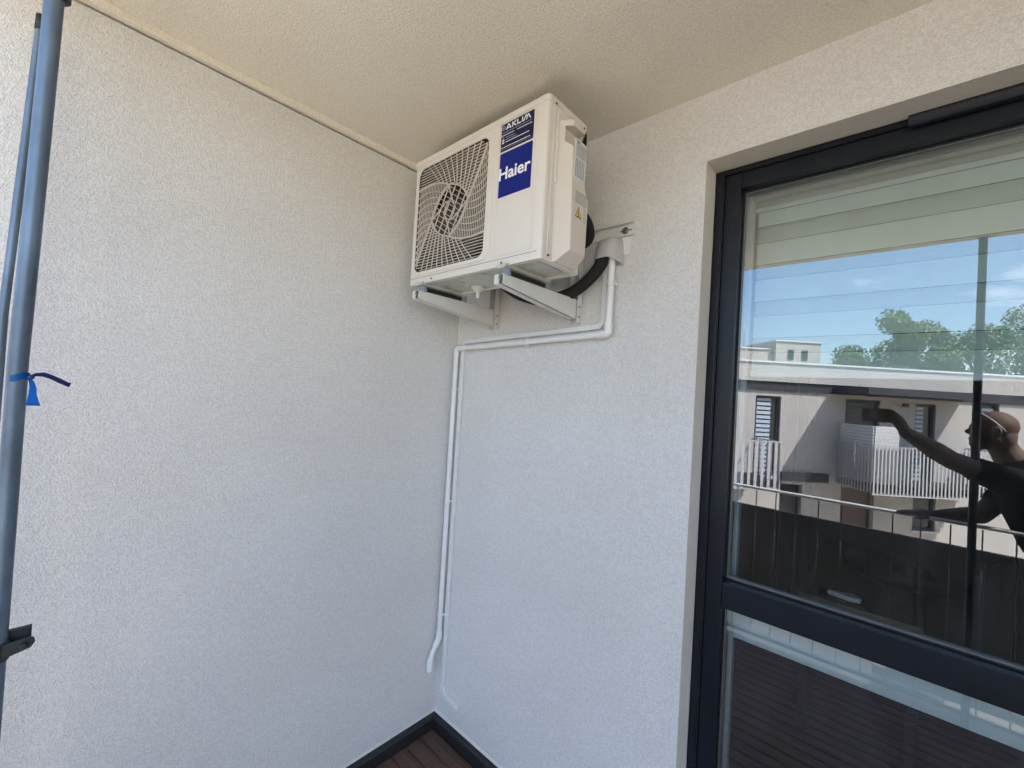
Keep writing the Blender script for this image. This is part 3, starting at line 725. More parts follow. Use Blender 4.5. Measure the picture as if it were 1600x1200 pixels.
for a, b, s_ in bands:
    if s_:
        box(bm, (bx0+.008, 0, b+.0006), (bx1-.008, .0012, a-.0006))
        box(bm, (bx0+.008, -.0010, b-.0012), (bx1-.008, .0016, b+.0004), 2)
        box(bm, (bx0+.008, -.0008, a-.0004), (bx1-.008, .0014, a+.0006), 2)
    else:
        k = 0; zz = a-.003
        while zz > b+.003: box(bm, (bx0+.008, .0002, zz-.0026), (bx1-.008, .0010, zz)); zz -= .0060
obj('fabric', bm, [M['blind'], M['thread'], M['hem']], bl)
bm = new_bm()                                             # rear fabric layer with the bands offset, as such blinds have
for a, b, s_ in bands:
    if s_: continue
    box(bm, (bx0+.008, .020, b-.012), (bx1-.008, .0212, a+.012))
obj('rear_fabric', bm, M['blind'], bl)
bm = new_bm(); box(bm, (bx0+.004, -.004, bottom-.016), (bx1-.004, .024, bottom+.002)); obj('bottom_bar', bm, M['inner'], bl, bevel=.003)

# ================================================================== ROOM BEHIND THE GLASS
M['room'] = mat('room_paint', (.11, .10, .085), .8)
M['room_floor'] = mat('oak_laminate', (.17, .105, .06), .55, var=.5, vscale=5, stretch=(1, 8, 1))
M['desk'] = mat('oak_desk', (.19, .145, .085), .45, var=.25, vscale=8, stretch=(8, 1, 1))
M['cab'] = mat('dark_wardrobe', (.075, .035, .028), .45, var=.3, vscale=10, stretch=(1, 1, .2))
M['blackpl'] = mat('black_plastic', (.012, .014, .02), .45)
M['mesh'] = mat('grey_mesh', (.055, .06, .055), .8, var=.9, vscale=160)
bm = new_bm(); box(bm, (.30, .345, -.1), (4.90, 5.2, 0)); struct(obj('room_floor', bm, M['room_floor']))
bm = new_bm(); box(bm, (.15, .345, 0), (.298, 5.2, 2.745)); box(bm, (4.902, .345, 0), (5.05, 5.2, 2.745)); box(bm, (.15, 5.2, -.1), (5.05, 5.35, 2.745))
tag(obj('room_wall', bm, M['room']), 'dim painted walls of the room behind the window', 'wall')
d = thing('desk', 'light oak desk seen through the upper pane', 'desk', (1.30, 1.42, 0))
bm = new_bm(); box(bm, (0, 0, .715), (.50, 1.35, .740)); obj('desk_top', bm, M['desk'], d, bevel=.002)
for q in ((.02, .03), (.45, .03), (.02, 1.28), (.45, 1.28)):
    bm = new_bm(); box(bm, (q[0], q[1], 0), (q[0]+.04, q[1]+.04, .7148)); obj('leg', bm, M['foam'], d)
bm = new_bm(); prism(bm, rrect(1.385, 1.445, 1.60, 1.565, .006), 2, .7405, .748); tag(obj('desk_tray', bm, M['blackpl'], bevel=.002), 'black tray at the near edge of the desk under a white device', 'tray')
bm = new_bm(); prism(bm, [(1.425, 1.49), (1.52, 1.465), (1.565, 1.475), (1.57, 1.510), (1.53, 1.540), (1.50, 1.525), (1.435, 1.515)], 2, .7485, .772)
tag(obj('desk_device', bm, M['inner'], bevel=.005, bseg=3), 'small white handheld device lying on the black desk tray', 'device')
bm = new_bm(); bmesh.ops.create_uvsphere(bm, u_segments=24, v_segments=14, radius=1)
for v in bm.verts:
    v.co = Vector((v.co.x*.24*(1+.12*math.sin(3*v.co.y)), v.co.y*.12, max(-.8, v.co.z)*.085))
bm.transform(Matrix.Translation((1.66, 2.02, .74+.069)) @ Matrix.Rotation(R(-25), 4, 'Z'))
tag(obj('laptop_bag', bm, M['blackpl'], smooth=True), 'rounded black bag lying towards the back of the desk', 'bag')
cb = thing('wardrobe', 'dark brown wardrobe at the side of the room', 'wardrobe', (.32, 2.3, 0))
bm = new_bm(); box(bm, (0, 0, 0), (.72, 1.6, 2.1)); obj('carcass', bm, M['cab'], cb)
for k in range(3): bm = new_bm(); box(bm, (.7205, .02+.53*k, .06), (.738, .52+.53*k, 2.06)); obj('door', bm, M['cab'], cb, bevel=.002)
ch_ = thing('office_chair', 'mesh backed office chair standing beside the desk', 'chair', (2.25, 1.35, 0), rot=R(70))
bm = new_bm(); prism(bm, rrect(-.24, -.24, .24, .22, .06), 2, .44, .50); obj('seat', bm, M['blackpl'], ch_, bevel=.012, bseg=3)
bm = new_bm(); prism(bm, rrect(-.22, .58, .22, 1.12, .06), 1, .235, .250); obj('backrest', bm, M['mesh'], ch_)
bm = new_bm(); ring_prism(bm, rrect(-.235, .565, .235, 1.135, .065), rrect(-.215, .585, .215, 1.115, .055), 1, .228, .258); box(bm, (-.03, .2585, .40), (.03, .275, .90)); obj('back_frame', bm, M['blackpl'], ch_, bevel=.004)
bm = new_bm(); cyl(bm, (0, 0, .08), (0, 0, .4398), .028, 14); obj('column', bm, M['blackpl'], ch_)
for k in range(5):
    a = R(72*k); bm = new_bm(); tube(bm, [(.03*math.cos(a), .03*math.sin(a), .09), (.29*math.cos(a), .29*math.sin(a), .06)], [.02, .012], 8)
    cyl(bm, (.29*math.cos(a)-.012*math.sin(a), .29*math.sin(a)+.012*math.cos(a), .027), (.29*math.cos(a)+.012*math.sin(a), .29*math.sin(a)-.012*math.cos(a), .027), .026, 12); obj('leg', bm, M['blackpl'], ch_)
for s_ in (-1, 1):
    bm = new_bm(); tube(bm, [(s_*.23, .05, .47), (s_*.28, .05, .50), (s_*.28, .05, .66)], .012, 8); box(bm, (s_*.28-.03, -.10, .66), (s_*.28+.03, .16, .685)); obj('armrest', bm, M['blackpl'], ch_)

# ================================================================== TUBES AT THE OPEN END
t = thing('metal_tube', 'thick blue-grey metal tube standing before the side wall, blue ribbon tied on', 'tube', (.35, -1.4440, 0))
bm = new_bm(); tube(bm, [(0, 0, .056), (0, 0, .70), (0, -.001, 1.4), (0, -.002, 1.75), (0, .003, 2.1), (0, .0075, 2.49), (0, .010, 2.7495)], .0150, 28); obj('pole', bm, M['tube'], t, smooth=True, autosmooth=50)
bm = new_bm(); cyl(bm, (0, .008, 2.497), (0, .008, 2.60), .0190, 24); cyl(bm, (0, .008, 2.502), (0, .008, 2.514), .024, 24); box(bm, (.012, -.024, 2.53), (.032, .002, 2.57)); obj('coupler', bm, M['clamp'], t, bevel=.0015)
bm = new_bm()                                              # half coupler with a bolted tongue
cyl(bm, (0, 0, 1.134), (0, 0, 1.172), .0180, 24)
prism(bm, [(.002, 1.138), (.046, 1.150), (.052, 1.160), (.050, 1.168), (.044, 1.172), (.002, 1.168)], 0, .008, .016)
box(bm, (-.018, .006, 1.156), (-.006, .046, 1.186)); cyl(bm, (-.012, .036, 1.16), (.026, .036, 1.16), .006, 6)
obj('clamp', bm, M['clamp'], t, bevel=.0015)
t2 = thing('thin_tube', 'thin grey pipe close to the side wall, half hidden by the thicker tube', 'tube', (.10, -1.4820, 0))
bm = new_bm(); tube(bm, [(0, .003, .056), (0, .001, 1.3), (0, 0, 1.85), (0, .009, 2.15), (0, .0215, 2.555)], .0085, 18); obj('pipe_body', bm, M['tube'], t2, smooth=True, autosmooth=50)
bm = new_bm(); cyl(bm, (0, .0215, 2.548), (0, .0225, 2.585), .010, 18); obj('end_cap', bm, M['clamp'], t2)
# ribbon
rb_ = thing('ribbon', 'bright blue plastic ribbon knotted round the thick tube, two ends hanging', 'ribbon', (.35, -1.4440, 1.708))
def strip(bm, pts, ws, nrm=(1, 0, 0), mi=0, ups=None):
    pr = None
    for i, (p, w_) in enumerate(zip(pts, ws)):
        p = Vector(p); d = Vector(pts[min(i+1, len(pts)-1)])-Vector(pts[max(i-1, 0)]); sd_ = (ups[i] if ups else Vector(nrm).cross(d)).normalized()
        q = (bm.verts.new(p+sd_*w_/2), bm.verts.new(p-sd_*w_/2))
        if pr: f = bm.faces.new((pr[0], pr[1], q[1], q[0])); f.material_index = mi; f.smooth = True
        pr = q
def ribbon_part(name, pts, ws, m_, **k):
    bm = new_bm(); strip(bm, pts, ws, **k); bmesh.ops.solidify(bm, geom=bm.faces[:], thickness=.0007); obj(name, bm, m_, rb_)
rr0 = .0162
loop = [(rr0*math.cos(a), rr0*math.sin(a), .003*math.sin(a)+.002*math.sin(3*a)) for a in [2*math.pi*i/28 for i in range(29)]]
bm = new_bm(); strip(bm, loop, [.0125+.002*math.sin(i) for i in range(29)], ups=[Vector((0, 0, 1))]*29); bmesh.ops.solidify(bm, geom=bm.faces[:], thickness=.0008)
obj('band', bm, M['ribbon'], rb_)
ribbon_part('loose_end', [(.006, .0150, .001), (.010, .024, .006), (.012, .034, .007), (.014, .046, .002), (.016, .058, -.005), (.018, .068, -.011), (.018, .0735, -.013)], [.004, .007, .010, .009, .010, .009, .010], M['ribbon2'], nrm=(1, .1, .3))
ribbon_part('hanging_end', [(.008, .0150, -.002), (.011, .019, -.012), (.016, .021, -.022), (.018, .021, -.036), (.013, .022, -.050), (.012, .022, -.058)], [.005, .008, .010, .012, .017, .022], M['ribbon'], nrm=(1, 0, 0))
bm = new_bm(); bmesh.ops.create_icosphere(bm, subdivisions=2, radius=.0055, matrix=Matrix.Translation((.008, .0165, 0)) @ Matrix.Diagonal((1, 1.1, .9, 1))); obj('knot', bm, M['ribbon2'], rb_, smooth=True)

# ================================================================== BALUSTRADE AND OUTSIDE TUBE (seen only in the glass)
M['rail'] = mat('pale_aluminium', (.72, .73, .76), .35, metal=.1)
M['bar'] = mat('grey_bar', (.05, .06, .075), .5)
bal = thing('balustrade', 'balcony balustrade with pale handrail and thin dark uprights', 'railing', (0, -1.864, 0))
bm = new_bm(); tube(bm, [(-.28, 0, 1.134), (5.38, 0, 1.134)], .0110, 20); obj('handrail', bm, M['rail'], bal, smooth=True, autosmooth=50)
bm = new_bm(); box(bm, (-.28, -.006, .065), (5.38, .006, .085)); obj('bottom_rail', bm, M['bar'], bal)
for k in range(44):
    bm = new_bm(); cyl(bm, (-.20+.125*k, 0, .0852), (-.20+.125*k, 0, 1.1178), .0035, 8); obj('baluster', bm, M['bar'], bal)
for k in (0, 3): bm = new_bm(); box(bm, (-.27+1.86*k, .0205, -.20), (-.23+1.86*k, .0355, 1.10)); obj('post', bm, M['bar'], bal)
bm = new_bm(); tube(bm, [(2.00, -1.765, .021), (2.00, -1.765, 2.7495)], .0180, 20)
tag(obj('scaffold_tube', bm, M['clamp'], smooth=True, autosmooth=40), 'dark upright tube reflected in the glass in front of the man', 'tube')
bm = new_bm(); 
box(bm, (1.6, -2.42, -.045), (4.2, -2.16, -.003)); box(bm, (1.6, -2.15, -.045), (4.2, -1.90, -.003))
pk = obj('scaffold_deck', bm, mat('planks', (.12, .10, .07), .7, var=.3, vscale=5), bevel=.003); tag(pk, 'short plank deck outside the balustrade the man stands on', 'scaffold')

# ================================================================== PERSON (seen in the glass)
M['skin'] = mat('skin', (.115, .064, .047), .72, var=.25, vscale=22, bump=.4, bscale=90, bdist=.002)
M['shirt'] = mat('black_cotton', (.007, .008, .010), .95, spec=.08, bump=.5, bscale=14, bdist=.01)
M['jeans'] = mat('dark_trousers', (.016, .018, .026), .9)
M['phone'] = mat('phone_black', (.006, .009, .016), .25)

def skin_mesh(chains, sub=2, root=0):
    """limbs as overlapping tapered capsules; fuse() welds them into one continuous surface"""
    bm = new_bm()
    for ch in chains:
        for p, r_ in ch: bmesh.ops.create_uvsphere(bm, u_segments=16, v_segments=10, radius=r_, matrix=Matrix.Translation(Vector(p)))
        for (p, ra), (q, rb_) in zip(ch, ch[1:]):
            d = Vector(q)-Vector(p)
            if d.length > 1e-4:
                n_ = 4; tube(bm, [Vector(p)+d*i/n_ for i in range(n_+1)], [ra+(rb_-ra)*i/n_ for i in range(n_+1)], 16)
    me = bpy.data.meshes.new('sk'); bm.to_mesh(me); bm.free(); return me

def ell(bm, c_, r_, rot=None, seg=20):
    m_ = Matrix.Translation(c_) @ (rot.to_4x4() if rot else Matrix.Identity(4)) @ Matrix.Diagonal((*r_, 1))
    bmesh.ops.create_uvsphere(bm, u_segments=seg, v_segments=seg//2+2, radius=1, matrix=m_)

def fuse(name, meshes, bm, material, parent, voxel, smooth_it=6):
    for me in meshes: bm.from_mesh(me); bpy.data.meshes.remove(me)
    o = obj(name, bm, material, parent)
    rm = o.modifiers.new('R', 'REMESH'); rm.mode = 'VOXEL'; rm.voxel_size = voxel; rm.use_smooth_shade = True
    if smooth_it: s_ = o.modifiers.new('S', 'SMOOTH'); s_.iterations = smooth_it; s_.factor = .5
    apply_mods(o)
    for p in o.data.polygons: p.use_smooth = True
    return o

man = thing('person', 'bald man in a black T-shirt reflected in the glass, holding up a phone', 'person', (2.45, -2.05, 0))
MO = Vector((2.45, -2.05, 0))
def q_(x_, y_, z_): return (x_-MO.x, y_-MO.y, z_-MO.z)
pelv = q_(2.46, -2.06, .93); waist = q_(2.38, -2.04, 1.12); chest = q_(2.27, -2.02, 1.32); neckb = q_(2.185, -1.995, 1.475); neckt = q_(2.135, -1.985, 1.565)
shR = q_(2.130, -1.890, 1.405); elR = q_(1.905, -1.715, 1.500); wrR = q_(1.712, -1.535, 1.640)
shL = q_(2.235, -2.190, 1.390); elL = q_(2.060, -2.090, 1.165); wrL = q_(1.855, -1.900, 1.146)
hipR = q_(2.47, -1.95, .90); knR = q_(2.45, -1.93, .50); anR = q_(2.52, -1.935, .085)
hipL = q_(2.47, -2.16, .90); knL = q_(2.47, -2.20, .50); anL = q_(2.56, -2.20, .085)
def mid(a, b, t_=.5): return tuple(a[i]+(b[i]-a[i])*t_ for i in range(3))
bodyc = [[(pelv, .15), (waist, .182), (chest, .160), (neckb, .075), (neckt, .062)],
         [(chest, .160), (shR, .070), (mid(shR, elR), .058), (elR, .050), (mid(elR, wrR, .35), .050), (wrR, .032)],
         [(chest, .160), (shL, .070), (mid(shL, elL), .058), (elL, .050), (mid(elL, wrL, .35), .048), (wrL, .031)],
         [(pelv, .15), (hipR, .095), (mid(hipR, knR), .080), (knR, .058), (mid(knR, anR, .35), .056), (anR, .038)],
         [(pelv, .15), (hipL, .095), (mid(hipL, knL), .080), (knL, .058), (mid(knL, anL, .35), .056), (anL, .038)]]
me1 = skin_mesh(bodyc)
# hands. right: closed round the end of the phone; left: resting forward on the handrail
RA = Vector((math.cos(YAW), math.sin(YAW), 0)); FA = Vector((-math.sin(YAW), math.cos(YAW), 0)); UA = Vector((0, 0, 1))
PC = CP+RA*-.150-FA*.022+UA*-.012                          # centre of the phone, behind the lens plane
def pl(a, b, c_): v = PC+RA*a+FA*b+UA*c_; return q_(v.x, v.y, v.z)
palmR = pl(.105, -.035, -.022)
chains = [[(wrR, .027), (mid(wrR, palmR, .6), .028), (palmR, .030)]]
for i, (zz, ln, cu) in enumerate(((.030, .060, .018), (.011, .068, .004), (-.008, .064, .000), (-.026, .052, .004))):
    chains.append([(palmR, .030), (pl(.085, -.012, zz), .0115), (pl(.070, .012, zz+.002), .0100), (pl(.070-ln*.55, .0165, zz+.003), .0090), (pl(.066-ln, .0150, zz-.001), .0078)])
chains.append([(palmR, .030), (pl(.082, -.034, .012), .0125), (pl(.055, -.026, .020), .0105), (pl(.030, -.018, .022), .0085)])
me2 = skin_mesh(chains, 2)
hx = Vector((-.86, .30, -.02)).normalized(); hs = Vector((.30, .86, 0)).normalized(); wl_ = Vector(wrL)
palmL = tuple(wl_+hx*.060+Vector((0, 0, .008)))
chains = [[(wrL, .026), (tuple(wl_+hx*.03), .026), (palmL, .028)]]
for i, (s_, ln, dz) in enumerate(((.030, .072, .000), (.011, .080, .004), (-.009, .076, .002), (-.028, .060, -.004))):
    b0 = Vector(palmL)+hx*.032+hs*s_*.9
    chains.append([(palmL, .028), (tuple(b0), .0110), (tuple(b0+hx*ln*.42+hs*s_*.15+Vector((0, 0, dz))), .0095), (tuple(b0+hx*ln*.75+hs*s_*.2+Vector((0, 0, dz-.004))), .0085), (tuple(b0+hx*ln+hs*s_*.2+Vector((0, 0, dz-.012))), .0075)])
chains.append([(palmL, .028), (tuple(wl_+hx*.045+hs*.035+Vector((0, 0, -.008))), .0125), (tuple(wl_+hx*.078+hs*.048+Vector((0, 0, -.014))), .0100), (tuple(wl_+hx*.100+hs*.050+Vector((0, 0, -.016))), .0085)])
me3 = skin_mesh(chains, 2)
# head: faces -x (towards the phone), tipped slightly
HCt = Vector(q_(2.090, -1.965, 1.675))
bm = new_bm(); hm = Matrix.Translation(HCt) @ Matrix.Rotation(R(8), 4, 'Z') @ Matrix.Rotation(R(4), 4, 'Y')
def he(c_, r_, ry=0): 
    m_ = hm @ Matrix.Translation(c_) @ Matrix.Rotation(R(ry), 4, 'Y') @ Matrix.Diagonal((*r_, 1)); bmesh.ops.create_uvsphere(bm, u_segments=24, v_segments=16, radius=1, matrix=m_)
he((.046, 0, -.030), (.046, .062, .075)); he((.004, 0, .030), (.091, .075, .084)); he((-.020, 0, -.028), (.074, .066, .086)); he((-.050, 0, -.082), (.040, .046, .034)); he((.010, 0, -.050), (.070, .068, .060))
he((-.076, 0, .022), (.020, .052, .018)); he((-.102, 0, -.020), (.016, .013, .014), 0); he((-.090, 0, -.003), (.011, .009, .026), -18)
he((-.086, 0, -.055), (.012, .026, .006)); he((-.082, 0, -.068), (.014, .023, .008))
for s_ in (-1, 1):
    he((-.070, s_*.042, -.018), (.022, .018, .022)); he((.012, s_*.079, -.008), (.022, .007, .032)); he((.020, s_*.082, -.004), (.010, .008, .026)); he((-.082, s_*.030, .004), (.008, .012, .007))
me_h = bpy.data.meshes.new('h'); bm.to_mesh(me_h); bm.free()
nk = skin_mesh([[(neckb, .080), (neckt, .064), (tuple(HCt+Vector((.018, 0, -.050))), .060)]], 2)
bm = new_bm()
foot = new_bm()
for an in (anR, anL): ell(bm, (an[0]-.06, an[1], .040), (.135, .045, .038))
body = fuse('body', [me1, me2, me3, me_h, nk], bm, M['skin'], man, .0055, 4)
# dark shell over chin and jaw, standing in for shade on the face
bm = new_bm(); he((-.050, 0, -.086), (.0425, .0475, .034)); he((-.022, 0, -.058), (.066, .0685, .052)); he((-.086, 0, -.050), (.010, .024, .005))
fuse('jaw_shade', [], bm, M['jaw_shade'], man, .005, 3)
# eyes
for s_ in (-1, 1):
    bm = new_bm(); bmesh.ops.create_uvsphere(bm, u_segments=14, v_segments=10, radius=.0105, matrix=hm @ Matrix.Translation((-.0800, s_*.030, .002))); obj('eye', bm, M['inner'], man, smooth=True)
# clothing
k_ = .013
sh = skin_mesh([[(pelv, .158), (waist, .196), (chest, .170+.002), (mid(chest, neckb, .75), .098), (mid(neckb, neckt, .12), .082)],
                [(chest, .172), (shR, .080), (mid(shR, elR, .50), .070)], [(chest, .172), (shL, .080), (mid(shL, elL, .55), .070)]])
bm = new_bm(); fuse('shirt', [sh], bm, M['shirt'], man, .008, 3)
tr_ = skin_mesh([[(mid(pelv, waist, .35), .158), (pelv, .160), (hipR, .106), (mid(hipR, knR), .090), (knR, .070), (mid(knR, anR, .35), .066), (mid(knR, anR, .93), .060)],
                 [(pelv, .160), (hipL, .106), (mid(hipL, knL), .090), (knL, .070), (mid(knL, anL, .35), .066), (mid(knL, anL, .93), .060)]])
bm = new_bm(); fuse('trousers', [tr_], bm, M['jeans'], man, .010, 3)
for an in (anR, anL):
    bm = new_bm(); ell(bm, (an[0]-.060, an[1], .046), (.150, .054, .046)); ell(bm, (an[0]+.01, an[1], .075), (.065, .052, .062)); o = fuse('shoe', [], bm, M['blackpl'], man, .008, 3)
# sunglasses pushed up on the head
sg = thing('sunglasses', 'dark sunglasses pushed up on the bald head of the man', 'sunglasses', tuple(HCt+MO))
hm2 = Matrix.Rotation(R(8), 4, 'Z') @ Matrix.Rotation(R(4), 4, 'Y')
for s_ in (-1, 1):
    bm = new_bm(); bmesh.ops.create_uvsphere(bm, u_segments=16, v_segments=10, radius=1, matrix=hm2 @ Matrix.Translation((-.062, s_*.034, .098)) @ Matrix.Rotation(R(-50), 4, 'Y') @ Matrix.Diagonal((.006, .030, .022, 1))); obj('lens', bm, M['phone'], sg, smooth=True)
    bm = new_bm(); tube(bm, [hm2 @ Vector(p) for p in ((-.060, s_*.062, .098), (-.02, s_*.078, .070), (.035, s_*.086, .022), (.045, s_*.084, .004))], .0022, 8); obj('temple', bm, M['rail'], sg)
ph = thing('phone', 'black phone held up in the hand of the man, reflected in the glass', 'phone', tuple(PC))
bm = new_bm(); prism(bm, rrect(-.080, -.038, .080, .038, .010), 1, -.004, .004); bm.transform(Matrix.Rotation(YAW, 4, 'Z')); obj('phone_body', bm, M['phone'], ph, bevel=.0015)
bm = new_bm(); prism(bm, rrect(-.074, -.002, -.048, .034, .006), 1, .004, .0055); bm.transform(Matrix.Rotation(YAW, 4, 'Z')); obj('camera_bump', bm, M['blackpl'], ph)

# ================================================================== YARD AND HOUSE OPPOSITE (seen in the glass)
GZ = -3.1
M['asphalt'] = mat('asphalt', (.045, .045, .048), .9, var=.3, vscale=2)
M['paving'] = mat('pale_paving', (.66, .57, .43), .9, var=.2, vscale=3)
M['white_ren'] = mat('white_render', (.45, .43, .415), .9, var=.14, vscale=.9, stretch=(1, 1, .45))
M['grey_ren'] = mat('grey_parapet', (.60, .60, .61), .7)
M['dark_clad'] = mat('dark_trim', (.025, .028, .038), .6)
M['shutter'] = mat('blue_shutter', (.42, .50, .62), .6)
M['win_dark'] = mat('dark_window', (.015, .02, .028), .15)
M['slat'] = mat('zinc_sheet', (.50, .50, .52), .45, metal=.3)
M['rattan'] = mat('white_rattan', (.62, .63, .64), .7, bump=1, bscale=40, bdist=.02, stretch=(1, 1, 3))
bm = new_bm(); box(bm, (-700, -700, GZ-.2), (700, 700, GZ)); struct(obj('ground', bm, M['paving']))
bm = new_bm(); box(bm, (-30, -9.4, GZ+.004), (40, -5.9, GZ+.012)); struct(obj('driveway', bm, M['asphalt']))
UA_ = Vector((.73971, -.67292, 0)); WA_ = Vector((-.67292, -.73971, 0)); OM = Vector((1.6752, 1.7084, 0))
HB = Matrix(((UA_.x, WA_.x, 0, OM.x), (UA_.y, WA_.y, 0, OM.y), (0, 0, 1, 0), (0, 0, 0, 1)))      # house frame: x along the facade, y away from us
def hroot(name, label, cat, a, b, z=GZ):
    o = thing(name, label, cat, HB @ Vector((a, b, z)), rot=math.atan2(UA_.y, UA_.x)); o.scale = (1, -1, 1); return o
# (local y of the house frame points away; UA x WA is left-handed, so roots carry a mirrored y written into the meshes instead)
def hobj(name, bm, m_, parent=None, **k):
    bm.transform(HB)
    if parent is not None: bm.transform(Matrix.Translation(-parent.location))
    return obj(name, bm, m_, parent, **k)
hs_ = thing('terraced_house', 'white rendered house with balconies and dark window trims, reflected in the glass', 'building', HB @ Vector((6, 12, GZ)))
bm = new_bm()
F0 = 12.0
def wallbox(a0, a1, z0, z1, d=.3): box(bm, (a0, F0, z0), (a1, F0+d, z1))
# upper storey pieces between the openings
UB, UT = -.40, 2.20
ops = [(6.90, 7.62, -.20, 2.05), (9.45, 10.42, .0, 2.10), (11.42, 12.00, -.2, 2.08), (13.27, 13.80, 1.0, 2.20)]
a = 2.0
for (o0, o1, z0, z1) in ops:
    wallbox(a, o0, UB, UT); wallbox(o0, o1, z1, UT); 
    if z0 > UB: wallbox(o0, o1, UB, z0)
    a = o1
wallbox(a, 22, UB, UT)
# lower storey
ops2 = [(7.70, 8.32, GZ, -.42), (9.42, 10.36, GZ, -.42), (11.46, 12.10, -1.48, -.42)]
a = 2.0
for (o0, o1, z0, z1) in ops2:
    wallbox(a, o0, GZ, UB); 
    if z0 > GZ: wallbox(o0, o1, GZ, z0)
    a = o1
wallbox(a, 22, GZ, UB)
hobj('wall', bm, M['white_ren'], hs_)
bm = new_bm(); box(bm, (2.0, F0+.302, GZ), (22, F0+9, 2.1)); hobj('core', bm, M['dark_clad'], hs_)
bm = new_bm(); box(bm, (1.9, F0-.10, 2.46), (22.1, F0+9, 2.98)); hobj('roof_parapet', bm, M['white_ren'], hs_)
bm = new_bm(); box(bm, (1.86, F0-.14, 2.982), (22.14, F0+9.04, 3.03)); hobj('roof_edge', bm, M['grey_ren'], hs_)
bm = new_bm(); box(bm, (2.0, F0-.05, 2.202), (22, F0+.29, 2.458)); hobj('dark_band', bm, M['dark_clad'], hs_)
bm = new_bm(); box(bm, (9.02, F0-1.25, 2.235), (12.72, F0-.052, 2.36)); box(bm, (9.02, F0-1.27, 2.21), (12.72, F0-1.252, 2.385)); hobj('canopy', bm, M['dark_clad'], hs_)
for i, (o0, o1, z0, z1) in enumerate(ops):
    fr = new_bm(); frame_rect(fr, o0+.003, z0+.003, o1-.003, z1-.003, (.07, .07, .07, .07), F0+.06, F0+.14); fo = hobj('window', fr, M['dark_clad'], hs_)
    g = new_bm(); box(g, (o0+.074, F0+.10, z0+.074), (o1-.074, F0+.11, z1-.074)); g.transform(HB); g.transform(Matrix.Translation(-hs_.location)); obj('pane', g, M['win_dark'], fo)
    g = new_bm(); zz = z0+.10; wE = o0+.074+(o1-o0-.15)*(.72 if i == 0 else (.55 if i == 2 else 1))
    while zz < z1-.12: box(g, (o0+.076, F0+.085, zz), (wE, F0+.0985, zz+.085)); zz += .125
    g.transform(HB); g.transform(Matrix.Translation(-hs_.location)); obj('shutter', g, M['shutter'] if i != 1 else M['dark_clad'], fo)
bm = new_bm(); box(bm, (7.72, F0+.12, GZ), (8.30, F0+.16, -.44)); hobj('door', bm, M['win_dark'], hs_)
bm = new_bm(); box(bm, (9.44, F0+.12, GZ), (10.34, F0+.16, -.44)); hobj('door', bm, M['cab'], hs_)
bm = new_bm(); frame_rect(bm, 11.463, -1.477, 12.097, -.443, (.06,)*4, F0+.06, F0+.14); fo = hobj('window', bm, M['dark_clad'], hs_)
g = new_bm(); box(g, (11.53, F0+.10, -1.41), (12.03, F0+.11, -.51)); g.transform(HB); g.transform(Matrix.Translation(-hs_.location)); obj('pane', g, M['win_dark'], fo)
g = new_bm(); box(g, (11.42, F0-.06, -1.53), (12.14, F0+.055, -1.485)); g.transform(HB); g.transform(Matrix.Translation(-hs_.location)); obj('sill', g, M['grey_ren'], fo)
bm = new_bm(); box(bm, (7.70, F0-.06, -.30), (9.02, F0-.003, -.05)); hobj('lintel', bm, M['dark_clad'], hs_)
def balcony(a0, a1, dep, z0, n):
    bm = new_bm(); box(bm, (a0, F0-dep, z0-.16), (a1, F0-.003, z0)); o = hobj('balcony', bm, M['dark_clad'], hs_)
    bm = new_bm()
    da = (a1-a0)/n
    for k in range(n): box(bm, (a0+da*k+.01, F0-dep-.022, z0-.20), (a0+da*k+da*.50, F0-dep-.012, z0+.98))
    nd = max(3, int(dep/(da)))
    for k in range(nd):
        y0 = F0-dep+dep*k/nd
        for xx_ in (a0-.012, a1+.004): box(bm, (xx_, y0+.01, z0-.20), (xx_+.008, y0+dep/nd*.55, z0+.98))
    g = bm; g.transform(HB); g.transform(Matrix.Translation(-hs_.location)); obj('railing_slats', g, M['slat'], o)
    bm = new_bm(); box(bm, (a0-.02, F0-dep-.03, z0-.235), (a1+.02, F0-dep-.004, z0-.201)); box(bm, (a0-.02, F0-dep-.03, z0+.982), (a1+.02, F0-dep+.01, z0+1.01)); box(bm, (a0-.02, F0-dep+.012, z0+.982), (a0+.012, F0-.01, z0+1.01)); box(bm, (a1-.012, F0-dep+.012, z0+.982), (a1+.02, F0-.01, z0+1.01))
    bm.transform(HB); bm.transform(Matrix.Translation(-hs_.location)); obj('railing_cap', bm, M['slat'], o)
balcony(9.26, 12.9, 1.2, -.10, 38)
balcony(4.4, 6.90, 1.2, -.14, 15)
for (x_, m_) in ((17.5, 'slat'),):
    bm = new_bm(); tube(bm, [(x_, F0-.06, GZ+.05), (x_, F0-.06, 2.2)], .045, 10); hobj('downpipe', bm, M[m_], hs_)
bm = new_bm(); box(bm, (11.05, F0-.05, 1.95), (11.20, F0-.002, 2.06)); hobj('wall_lamp', bm, M['dark_clad'], hs_)
# privacy screens on the balcony corner
scr = thing('privacy_screen', 'white woven panels shielding the corner of the balcony opposite', 'screen', HB @ Vector((9.3, 10.9, -.1)))
def hp(name, bm, m_): bm.transform(HB); bm.transform(Matrix.Translation(-scr.location)); return obj(name, bm, m_, scr, bevel=.004)
for (x0, x1, y0, y1) in ((9.34, 9.96, 10.86, 10.89), (9.30, 9.33, 10.88, 11.42), (9.30, 9.33, 11.44, 11.98)):
    bm = new_bm(); zz = -.06
    while zz < 1.38: box(bm, (x0, y0, zz), (x1, y1, zz+.072)); zz += .082
    hp('woven_panel', bm, M['rattan'])
